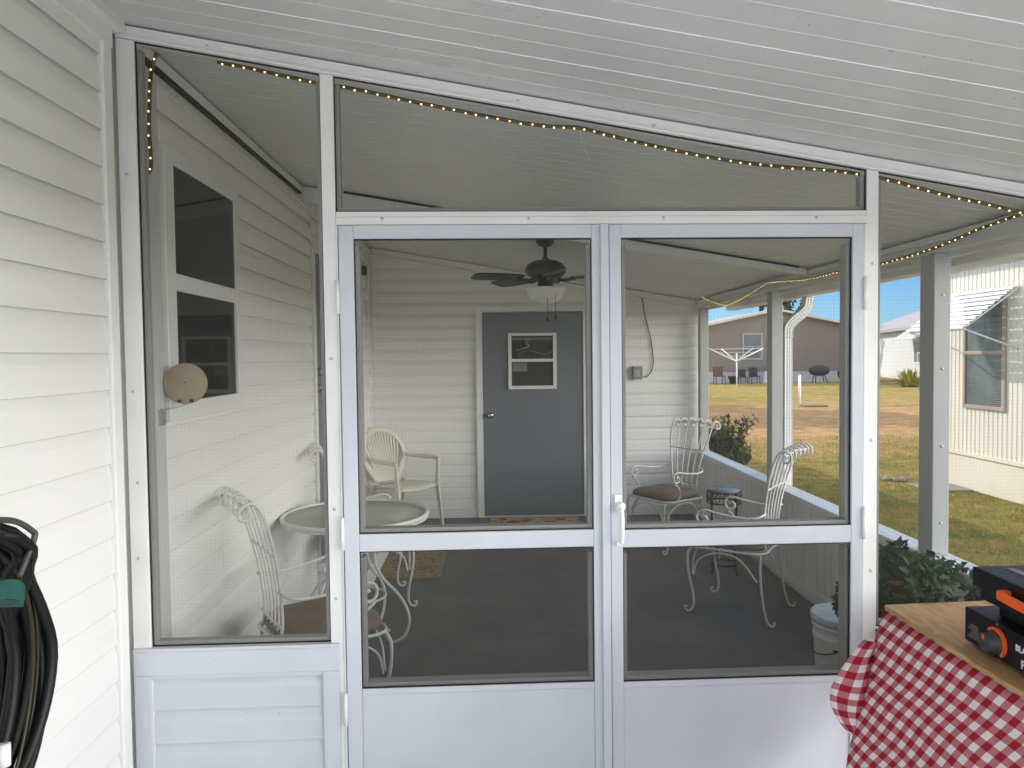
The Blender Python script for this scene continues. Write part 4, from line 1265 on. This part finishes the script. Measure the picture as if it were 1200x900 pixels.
# ================================================================== OUTSIDE: neighbour on the right
NX = 5.92
nh = thing('ribbed_mobile_home', 'cream mobile home with vertical ribs, close beyond the lawn on the right', 'house', (NX, 8.0, GZ))
nm = painted('cream_ribbed_metal', (.80, .77, .66), .55, .04, 1.2, .15)
b = MB(); Y0, Y1 = 6.1, 9.86  # unseen near end cut short so low light reaches the porch
b.box(NX+.02, NX+4.2, Y0, Y1, GZ+.02, 2.62)
y = Y0; vs = []; fs = []
prof = []
while y < Y1-.001:
    prof += [(NX, y), (NX, y+.055), (NX+.012, y+.062), (NX+.012, y+.074)]; y += .081
prof.append((NX, Y1))
for (x, yy_) in prof: vs += [(x, yy_, .33), (x, yy_, 2.62)]
for i in range(len(prof)-1): fs.append((2*i, 2*i+2, 2*i+3, 2*i+1))
b.add(vs, fs)
b.build('wall', nm, nh)
b = MB(); b.box(NX-.012, NX+.02, Y0, Y1, .30, .345); b.box(NX+.008, NX+.02, Y0, Y1, GZ, .2995)
b.build('skirting', painted('cream_skirting', (.76, .71, .59), .6, .05, 1.5, .2), nh)
b = MB()
b.box(NX-.14, NX+4.35, Y0-.1, Y1+.12, 2.66, 2.74)
b.hexa([(NX-.1,Y0,2.74),(NX+4.3,Y0,2.74),(NX+4.3,Y1,2.74),(NX-.1,Y1,2.74),(NX+1.9,Y0,3.05),(NX+2.3,Y0,3.05),(NX+2.3,Y1,3.05),(NX+1.9,Y1,3.05)])
b.box(NX-.02, NX, Y0, Y1, 2.60, 2.659)
b.build('roof', M['roof_trim'], nh)
wy0, wy1, wz0_, wz1_ = 8.46, 9.22, .90, 2.22
b = MB()
f = .045
b.box(NX-.03, NX+.0, wy0-.01, wy0+f, wz0_, wz1_); b.box(NX-.03, NX, wy1-f, wy1, wz0_, wz1_)
b.box(NX-.029, NX, wy0+f, wy1-f, wz0_, wz0_+f); b.box(NX-.029, NX, wy0+f, wy1-f, wz1_-f, wz1_); b.box(NX-.028, NX, wy0+f, wy1-f, 1.56, 1.60)
w_ = b.build('window', painted('taupe_window_frame', (.40, .33, .27), .5), nh, bevel=.003)
t = NT('dim_louvred_glass'); c = t.ramp(t.noise(2.2, 3), [(.35, (.03, .05, .055)), (.65, (.14, .19, .19))]); t.bsdf(c, .2, spec=.6)
b = MB(); b.box(NX-.012, NX-.006, wy0+f, wy1-f, wz0_+f, wz1_-f); b.build('pane', t.m, w_)
b = MB()
for i in range(24): b.box(NX-.019, NX-.0125, wy0+f, wy1-f, wz0_+f+.010+i*.0255, wz0_+f+.016+i*.0255)
b.build('louvres', painted('grey_louvres', (.16, .19, .19), .5), w_)
# clam-shell awning (slats stepping outward)
b = MB(); nS = 9
for i in range(nS):
    q = i/(nS-1)
    x0 = NX-.02-.56*q; z = 2.32-.44*q
    b.hexa([(x0-.064,8.25,z-.006),(x0,8.25,z+.012),(x0,9.40,z+.012),(x0-.064,9.40,z-.006),(x0-.064,8.25,z-.001),(x0,8.25,z+.017),(x0,9.40,z+.017),(x0-.064,9.40,z-.001)])
    b.box(x0-.070, x0-.0645, 8.25, 9.40, z-.027, z-.001)
for yy_ in (8.27, 9.38):
    b.tube([(NX, yy_, 1.62), (NX-.60, yy_, 1.84)], .009, 6)
    b.tube([(NX, yy_, 2.31), (NX-.62, yy_, 1.86)], .009, 6)
b.tube([(NX-.615, 8.25, 1.845), (NX-.615, 9.40, 1.845)], .012, 6)
b.build('awning', M['white_paint'], nh)
b = MB(); b.box(5.35, 5.88, 8.95, 9.5, GZ, GZ+.03); b.build('paver', M['slabstone'], bevel=.01)
tag(bpy.data.objects['paver'], 'dark flat slab at the foot of the cream ribbed home', 'paver')
b = MB(); r = random.Random(2)
for i in range(7): b.sphere((5.40+r.uniform(-.13,.13), 9.80+r.uniform(-.1,.1), GZ+.02), r.uniform(.03,.065), 8, sc=(1.2,1,.6))
b.build('stones', M['slabstone']); tag(bpy.data.objects['stones'], 'little heap of grey stones in the lawn before the cream home', 'stones')

# ---- taupe gable house, far
HB = 44.0
h1 = thing('taupe_house', 'taupe house with a low gable roof far across the lawn', 'house', (16.5, HB, GZ))
b = MB(); xa, xb, xm, ze_, zr = 10.8, 20.85, 16.85, 3.28, 4.10
b.add([(xa,HB,.55),(xb,HB,.55),(xb,HB,ze_),(xm,HB,zr),(xa,HB,ze_-.35),(xa,HB+9,.55),(xb,HB+9,.55),(xb,HB+9,ze_),(xm,HB+9,zr),(xa,HB+9,ze_-.35)],
      [(0,1,2,3,4),(9,8,7,6,5),(1,6,7,2),(5,0,4,9)])
for i in range(22): b.box(xa, xb, HB-.02, HB-.001, .56+.125*i, .665+.125*i)
b.build('wall', M['brown_wall'], h1)
b = MB().box(xa+.02, xb-.02, HB+.02, HB+8.9, GZ, .549); b.build('skirting', painted('pale_skirting', (.50, .50, .52), .7), h1)
b = MB(); th = .13
for (x0, z0, x1, z1) in ((xa-.4, ze_-.50, xm, zr), (xm, zr, xb+.45, ze_-.10)):
    b.hexa([(x0,HB-.45,z0),(x1,HB-.45,z1),(x1,HB+9.4,z1),(x0,HB+9.4,z0),(x0,HB-.45,z0+th),(x1,HB-.45,z1+th),(x1,HB+9.4,z1+th),(x0,HB+9.4,z0+th)])
b.build('roof', M['roof_trim'], h1)
b = MB(); b.box(14.85,16.05,HB-.06,HB-.021,1.25,1.33); b.box(14.85,16.05,HB-.06,HB-.021,2.72,2.80); b.box(14.85,14.93,HB-.06,HB-.021,1.331,2.719); b.box(15.97,16.05,HB-.06,HB-.021,1.331,2.719); b.box(14.93,15.97,HB-.055,HB-.021,1.99,2.04)
w_ = b.build('window', painted('grey_window_trim', (.40, .38, .36), .6), h1); b = MB().box(14.93,15.97,HB-.04,HB-.022,1.331,2.719); b.build('pane', M['far_glass'], w_)
b = MB().box(xb-.10, xb+.02, HB-.04, HB-.0205, .0, ze_); b.build('corner_trim', M['white_paint'], h1)
# things along its foot
def small_chair(name, label, x, y, mat, s=1.0, cat='chair'):
    o = thing(name, label, cat, (x, y, GZ))
    MB().box(-.26*s, .26*s, -.25*s, .22*s, .38*s, .44*s).build('seat', mat, o, local=True, bevel=.02)
    MB().box(-.26*s, .26*s, .22*s, .28*s, .40*s, .92*s).build('backrest', mat, o, local=True, bevel=.04)
    for a in (-.22, .22):
        for c_ in (-.2, .22): MB().tube([(a*s, c_*s, .38*s), (a*s*1.1, c_*s*1.1, 0)], .02*s, 6).build('leg', mat, o, local=True)
    return o
small_chair('lawn_chair', 'faded red lawn chair at the foot of the taupe house', 13.1, 42.7, M['red_chair'], 1.1)
small_chair('lawn_chair', 'small dark lawn chair left of the pale tub by the taupe house', 15.2, 42.9, M['dark'], 1.0)
small_chair('lawn_chair', 'dark lawn chair beside the grey bin at the taupe house', 14.6, 43.1, M['dark'], .9)
o = thing('round_chair', 'wide dark round backed chair on thin legs at the taupe house', 'chair', (18.9, 42.6, GZ))
b = MB(); b.lathe([(0, .0), (.50, .02), (.62, .10), (.60, .16), (.3, .10), (0, .06)], (0, 0, .78), 24, axis='y'); o2 = b.build('seat_shell', M['dark'], o, local=True); o2.scale = (1.0, 1, .52); o2.location.z = .30
for (x) in (-.35, .35):
    for y in (-.2, .25): MB().tube([(x*.7, y*.5+.1, .5), (x, y, 0)], .025, 6).build('leg', M['dark'], o, local=True)
o = thing('plant_pot', 'squat dark pot with a rim against the taupe house', 'pot', (14.0, 42.9, GZ))
MB().lathe([(.22, 0), (.30, .35), (.34, .36), (.34, .44), (.28, .44), (.25, .3), (0, .3)], (0,0,0), 20).build('pot', M['dark'], o, local=True)
o = thing('tub', 'pale grey tub upturned beside the grey bin at the taupe house', 'tub', (15.95, 42.6, GZ))
MB().lathe([(.38, 0), (.36, .06), (.27, .66), (.24, .70), (0, .70)], (0,0,0), 20).build('body', M['alu_shade'], o, local=True)
o = thing('trash_bin', 'dark grey wheeled bin against the taupe house wall', 'bin', (16.55, 42.9, GZ))
MB().hexa([(-.27,-.3,.05),(.27,-.3,.05),(.27,.3,.05),(-.27,.3,.05),(-.33,-.36,1.0),(.33,-.36,1.0),(.33,.36,1.0),(-.33,.36,1.0)]).build('body', M['bin'], o, local=True, bevel=.02)
MB().hexa([(-.36,-.4,1.002),(.36,-.4,1.002),(.36,.4,1.002),(-.36,.4,1.002),(-.30,-.32,1.08),(.30,-.32,1.08),(.30,.36,1.10),(-.30,.36,1.10)]).build('lid', M['bin'], o, local=True, bevel=.02)
for x in (-.25, .25): MB().lathe([(.1, -.03), (.1, .03)], (x, .3, .1), 16, axis='x').build('wheel', M['black'], o, local=True)

# ---- rotary clothes dryer
o = thing('clothes_dryer', 'white rotary clothes line on a pole in the lawn before the taupe house', 'clothes line', (11.95, 36.2, GZ))
pm = M['white_paint']
MB().tube([(0,0,0),(0,0,1.75)], .035, 8).build('pole', pm, o, local=True)
for k in range(4):
    a = R(12+90*k)
    MB().tube([(0,0,1.35),(1.45*cos(a),1.45*sin(a),1.98)], .028, 6).build('arm', pm, o, local=True)
b = MB()
for q in (.6, 1.0, 1.42):
    for k in range(4):
        a, c_ = R(12+90*k), R(102+90*k)
        b.tube([(q*cos(a), q*sin(a), 1.35+.43*q), (q*cos(c_), q*sin(c_), 1.35+.43*q)], .006, 4)
b.build('line', pm, o, local=True)
# ---- white stake and stone
o = MB().tube([(10.1,24.3,GZ),(10.1,24.3,.86)], .045, 10).lathe([(.045,0),(.05,.02),(0,.05)], (10.1,24.3,.86), 10).build('marker_stake', M['white_paint']); tag(o, 'white upright stake in the lawn beside a flat stone', 'stake')
o = MB().box(10.0, 10.75, 23.6, 24.1, GZ, GZ+.05).build('stepping_stone', M['slabstone'], bevel=.02); tag(o, 'flat grey stone in the dry lawn under the white stake', 'stone')
o.data.materials[0] = painted('weathered_dark_paver', (.17, .15, .12), .9, .15, 6)

# ---- far white house
wh = thing('white_house', 'white house with a pale roof and slatted awning far beyond the lawn', 'house', (26.5, 48, GZ))
P0 = Vector((29.2, 58.6, 0)); P1 = Vector((22.8, 35.6, 0)); dv = (P1-P0).normalized(); nv_ = Vector((dv.y, -dv.x, 0))
if nv_.x > 0: nv_ = -nv_
def wp(s_, o_, z): q = P0+dv*s_+nv_*o_; return (q.x, q.y, z)
def wbox(mb, s0, s1, o0, o1, z0, z1): mb.hexa([wp(s0,o0,z0),wp(s1,o0,z0),wp(s1,o1,z0),wp(s0,o1,z0),wp(s0,o0,z1),wp(s1,o0,z1),wp(s1,o1,z1),wp(s0,o1,z1)])
Lw = (P1-P0).length
b = MB(); wbox(b, 0, Lw, -9, 0, GZ, 2.9)
for i in range(16): wbox(b, 0, Lw, .001, .02, .0+.18*i, .155+.18*i)
b.build('wall', M['white_paint'], wh)
b = MB(); wbox(b, -.5, Lw+.5, -9.4, .5, 2.9, 3.08)
b.hexa([wp(-.5,.5,3.081),wp(Lw+.5,.5,3.081),wp(Lw+.5,-9.4,3.081),wp(-.5,-9.4,3.081),wp(1.5,-4.4,4.9),wp(Lw-1.5,-4.4,4.9),wp(Lw-1.5,-4.6,4.9),wp(1.5,-4.6,4.9)])
b.build('roof', M['shingle'], wh)
for s0 in (15.5,):
    b = MB(); wbox(b, s0, s0+.09, .021, .08, .9, 2.25); wbox(b, s0+2.3, s0+2.39, .021, .08, .9, 2.25); wbox(b, s0+.09, s0+2.3, .021, .08, .9, 1.0); wbox(b, s0+.09, s0+2.3, .021, .08, 2.16, 2.25); wbox(b, s0+.75, s0+.85, .021, .075, 1.0, 2.16); wbox(b, s0+.85, s0+2.3, .021, .072, 1.52, 1.60)
    w_ = b.build('window', M['white_paint'], wh)
    b = MB(); wbox(b, s0+.09, s0+2.3, .021, .04, 1.0, 2.16); b.build('pane', painted('grey_far_pane', (.22, .24, .26), .3), w_)
b = MB()
for i in range(9):
    q = i/8; wbox(b, 14.6, 19.2, .12+q*.8, .28+q*.8, 2.86-q*.55, 2.90-q*.55)
b.build('awning', M['white_paint'], wh)

# ---- unseen white house added behind the viewer to bounce sunlight
h3 = thing('light_bounce_house', 'long white house added unseen behind the carport to bounce light', 'house', (1, -31, GZ))
b = MB().box(-16, 20, -40, -30, GZ, 3.3); b.build('wall', M['white_paint'], h3)
b = MB().hexa([(-16.5,-40.5,3.3),(20.5,-40.5,3.3),(20.5,-29.5,3.3),(-16.5,-29.5,3.3),(-14,-35.2,5),(18,-35.2,5),(18,-34.8,5),(-14,-34.8,5)]); b.build('roof', M['shingle'], h3)
for x in (-12, -6, 0, 7, 13): MB().box(x, x+1.6, -30.0, -29.96, 1.0, 2.3).build('window', M['far_glass'], h3)

# ================================================================== PLANTS AND TREES
def clump_crown(mb, c, rad, n, leaf, seed, squash=1.0, droop=0.0):
    r = random.Random(seed); c = Vector(c)
    lobes = []
    for i in range(max(5, int(n/140))):
        a = r.uniform(0, 2*pi); e = r.uniform(-.5, 1.0); q = r.uniform(.35, .95)
        lobes.append((c+Vector((cos(a)*q*rad, sin(a)*q*rad, e*q*rad*squash)), r.uniform(.22, .42)*rad))
    for i in range(n):
        lc, lr = lobes[i % len(lobes)]
        d_ = Vector((r.gauss(0,1), r.gauss(0,1), r.gauss(0,1))).normalized()*lr*r.random()**.4
        p = lc+Vector((d_.x, d_.y, d_.z*squash))
        s_ = leaf*r.uniform(.6, 1.3)
        dr = (d_.normalized()+Vector((r.uniform(-.7,.7), r.uniform(-.7,.7), r.uniform(-.7,.7)-droop))).normalized()
        sd = dr.cross(Vector((r.uniform(-1,1), r.uniform(-1,1), r.uniform(-1,1)))).normalized()
        mb.add([p-sd*s_*.3, p+dr*s_*.5-sd*s_*.12+Vector((0,0,.1*s_)), p+dr*s_, p+dr*s_*.5+sd*s_*.35], [(0,1,2,3)])
def tree(name, label, x, y, h, rad, n, leaf, mat, seed, trunk_r=.18, squash=1.0):
    o = thing(name, label, 'tree', (x, y, GZ))
    b = MB(); P = curve([(x,y,GZ),(x+.1,y,GZ+h*.3),(x-.08,y+.1,GZ+h*.6),(x+.05,y,GZ+h*.95)], 5)
    b.tube(P, [trunk_r*(1-.8*i/(len(P)-1)) for i in range(len(P))], 9)
    r = random.Random(seed+1)
    for i in range(9):
        a = r.uniform(0, 2*pi); z = GZ+h*r.uniform(.45, .85)
        b.tube(curve([(x,y,z),(x+cos(a)*rad*.4,y+sin(a)*rad*.4,z+rad*.25),(x+cos(a)*rad*.85,y+sin(a)*rad*.85,z+rad*.35)],3), [trunk_r*.35,trunk_r*.3,trunk_r*.25,trunk_r*.2,trunk_r*.15,trunk_r*.1,trunk_r*.05], 6)
    b.build('trunk', M['trunk'], o)
    b = MB(); clump_crown(b, (x, y, GZ+h-rad*.6), rad, n, leaf, seed, squash); b.build('crown', mat, o)
    return o
tree('pine_tree', 'dark pine with gaps in its crown rising behind the taupe gable roof', 22.6, 62, 8.4, 2.6, 2600, .42, M['pine'], 31, .3, .9)
tree('pine_tree', 'slim dark pine top showing right of the taupe gable', 25.2, 62, 5.6, 1.2, 700, .32, M['pine'], 37, .2, 1.2)
tree('oak_tree', 'broad tree on the lawn beyond the utility room', 1.1, 28.2, 7.0, 2.9, 9000, .46, M['bush'], 41, .28, .5)
tree('palm_top_tree', 'brown leaved treetop beyond the white house', 39.5, 62, 9.5, 2.4, 900, .6, M['trunk'], 47, .3)
# bush by the porch corner
o = thing('bush', 'loose green and yellow bush just outside the far porch corner', 'shrub', (2.75, 8.75, GZ))
b = MB(); r = random.Random(17)
b2 = MB()
for i in range(80):
    a = r.uniform(0, 2*pi); q = r.uniform(.05, .40); hh = r.uniform(.45, .98)
    P = curve([(2.75,8.75,GZ),(2.75+cos(a)*q*.4,8.75+sin(a)*q*.4,GZ+hh*.6),(2.75+cos(a)*q,8.75+sin(a)*q,GZ+hh)], 6)
    b2.tube(P, .004, 4)
    for p in P[3:]:
        for s_ in range(9):
            d_ = Vector((r.uniform(-1,1), r.uniform(-1,1), r.uniform(-.5,.9))).normalized(); sd = d_.cross(Vector((0,0,1))).normalized()
            L_ = r.uniform(.05, .10)
            b.add([p, p+d_*L_*.5+sd*.016, p+d_*L_, p+d_*L_*.5-sd*.016], [(0,1,2,3)])
b.build('foliage', M['bush'], o); b2.build('stems', M['trunk'], o)
# yellow shrub near the white house
o = thing('yellow_shrub', 'bright yellow spiky shrub in front of the white house', 'shrub', (20.7, 36.5, GZ))
b = MB(); r = random.Random(19)
for i in range(420):
    a = r.uniform(0, 2*pi); e = r.uniform(.15, 1.4); L_ = r.uniform(.5, 1.15)
    d_ = Vector((cos(a)*cos(e), sin(a)*cos(e), sin(e))); p = Vector((20.7+r.uniform(-.25,.25), 36.5+r.uniform(-.25,.25), GZ))
    sd = d_.cross(Vector((0,0,1))).normalized()*.035
    q = p+d_*L_*.7
    b.add([p-sd*.6, p+sd*.6, q+sd, q-sd], [(0,1,2,3)]); b.add([q-sd, q+sd, p+d_*L_*1.0-Vector((0,0,.12))], [(0,1,2)])
b.build('foliage', M['yellow_leaf'], o)
o = thing('dark_shrub', 'low dark shrub at the right corner of the taupe house', 'shrub', (20.4, 42.6, GZ))
b = MB(); clump_crown(b, (20.4, 42.6, .25), .5, 700, .16, 23, .8); b.build('foliage', M['pine'], o)

# ================================================================== LIGHT
SUN_EL, SUN_AZ = R(30.5), (-.62, .785)
w = bpy.data.worlds.new('World'); scene.world = w; w.use_nodes = True
nt = w.node_tree; nt.nodes.clear()
ow_ = nt.nodes.new('ShaderNodeOutputWorld'); bg = nt.nodes.new('ShaderNodeBackground'); sky = nt.nodes.new('ShaderNodeTexSky')
sky.sky_type = 'NISHITA'; sky.sun_disc = False; sky.sun_elevation = SUN_EL
az = math.atan2(SUN_AZ[0], SUN_AZ[1]); sky.sun_rotation = az
sky.air_density = 1.0; sky.dust_density = .1; sky.ozone_density = 3.0; sky.altitude = 0
bg.inputs[1].default_value = .15
def wn(ty, **kw):
    nd = nt.nodes.new(ty)
    for k, v in kw.items(): setattr(nd, k, v)
    return nd
tint = wn('ShaderNodeMix', data_type='RGBA', blend_type='MULTIPLY'); tint.inputs[0].default_value = 1
nt.links.new(sky.outputs[0], tint.inputs[6]); tint.inputs[7].default_value = (.50, .80, 1.20, 1)
tcw = wn('ShaderNodeTexCoord'); sep = wn('ShaderNodeSeparateXYZ'); nt.links.new(tcw.outputs['Generated'], sep.inputs[0])
# added bank of bright cloud, unseen, as fill light from behind and beside
mr = wn('ShaderNodeMapRange', interpolation_type='SMOOTHSTEP'); nt.links.new(sep.outputs[1], mr.inputs[0])
mr.inputs[1].default_value = .42; mr.inputs[2].default_value = .08; mr.inputs[3].default_value = 0; mr.inputs[4].default_value = 1
nz = wn('ShaderNodeTexNoise'); nz.inputs['Scale'].default_value = 3.2; nz.inputs['Detail'].default_value = 5; nt.links.new(tcw.outputs['Generated'], nz.inputs[0])
mr2 = wn('ShaderNodeMapRange'); nt.links.new(nz.outputs['Fac'], mr2.inputs[0]); mr2.inputs[1].default_value = .3; mr2.inputs[2].default_value = .6
mr2.inputs[3].default_value = .45; mr2.inputs[4].default_value = 1
mm = wn('ShaderNodeMath', operation='MULTIPLY'); nt.links.new(mr.outputs[0], mm.inputs[0]); nt.links.new(mr2.outputs[0], mm.inputs[1])
mixw = wn('ShaderNodeMix', data_type='RGBA'); nt.links.new(mm.outputs[0], mixw.inputs[0]); nt.links.new(tint.outputs[2], mixw.inputs[6])
CL, CS = 13.0, 222.0  # strengths of the added fill cloud: behind, and on the right
lobe = wn('ShaderNodeMapRange', interpolation_type='SMOOTHSTEP'); nt.links.new(sep.outputs[0], lobe.inputs[0])
lobe.inputs[1].default_value = .25; lobe.inputs[2].default_value = .85; lobe.inputs[3].default_value = 0; lobe.inputs[4].default_value = 1
cmix = wn('ShaderNodeMix', data_type='RGBA'); zel = wn('ShaderNodeMapRange', interpolation_type='SMOOTHSTEP'); nt.links.new(sep.outputs[2], zel.inputs[0])
zel.inputs[1].default_value = .14; zel.inputs[2].default_value = .42; zel.inputs[3].default_value = .315; zel.inputs[4].default_value = .10
lm = wn('ShaderNodeMath', operation='MULTIPLY'); nt.links.new(lobe.outputs[0], lm.inputs[0]); nt.links.new(zel.outputs[0], lm.inputs[1])
nt.links.new(lm.outputs[0], cmix.inputs[0])
cmix.inputs[6].default_value = (CL*.84, CL*.96, CL*1.14, 1); cmix.inputs[7].default_value = (CS*1.0, CS*.97, CS*.91, 1)
nt.links.new(cmix.outputs[2], mixw.inputs[7])
nt.links.new(mixw.outputs[2], bg.inputs[0]); nt.links.new(bg.outputs[0], ow_.inputs[0])
sd_ = bpy.data.lights.new('sun', 'SUN'); sd_.energy = 5.0; sd_.angle = R(.6); sd_.color = (1.0, .93, .82)
so = bpy.data.objects.new('sun', sd_); COL.objects.link(so)
to_sun = Vector((SUN_AZ[0], SUN_AZ[1], math.hypot(*SUN_AZ)*math.tan(SUN_EL))).normalized()
so.rotation_euler = to_sun.to_track_quat('Z', 'Y').to_euler()
so.location = (0, 0, 12)

# ================================================================== CAMERA
cam = bpy.data.cameras.new('camera'); co = bpy.data.objects.new('camera', cam); COL.objects.link(co)
cam.sensor_width = 36; cam.lens = 26.4; cam.clip_start = .05; cam.clip_end = 1500
yaw, pitch, roll = R(1.602), R(2.101), .0115
fwd = Vector((sin(yaw)*cos(pitch), cos(yaw)*cos(pitch), -sin(pitch)))
rt = Vector((cos(yaw), -sin(yaw), 0)); up = rt.cross(fwd)
r2 = rt*cos(roll)-up*sin(roll); u2 = up*cos(roll)+rt*sin(roll)
mt4 = Matrix((r2, u2, -fwd)).transposed().to_4x4(); mt4.translation = Vector((0, 0, 1.6))
co.matrix_world = mt4
scene.camera = co

scene.render.engine = 'CYCLES'
c = scene.cycles
c.use_denoising = True
try: c.denoiser = 'OPENIMAGEDENOISE'
except Exception: pass
c.max_bounces = 10; c.diffuse_bounces = 6; c.glossy_bounces = 4; c.transparent_max_bounces = 24; c.transmission_bounces = 4
c.sample_clamp_indirect = 8
scene.view_settings.view_transform = 'Standard'
try: scene.view_settings.look = 'None'
except Exception: pass
scene.view_settings.exposure = 0
scene.view_settings.gamma = 1
scene.render.film_transparent = False
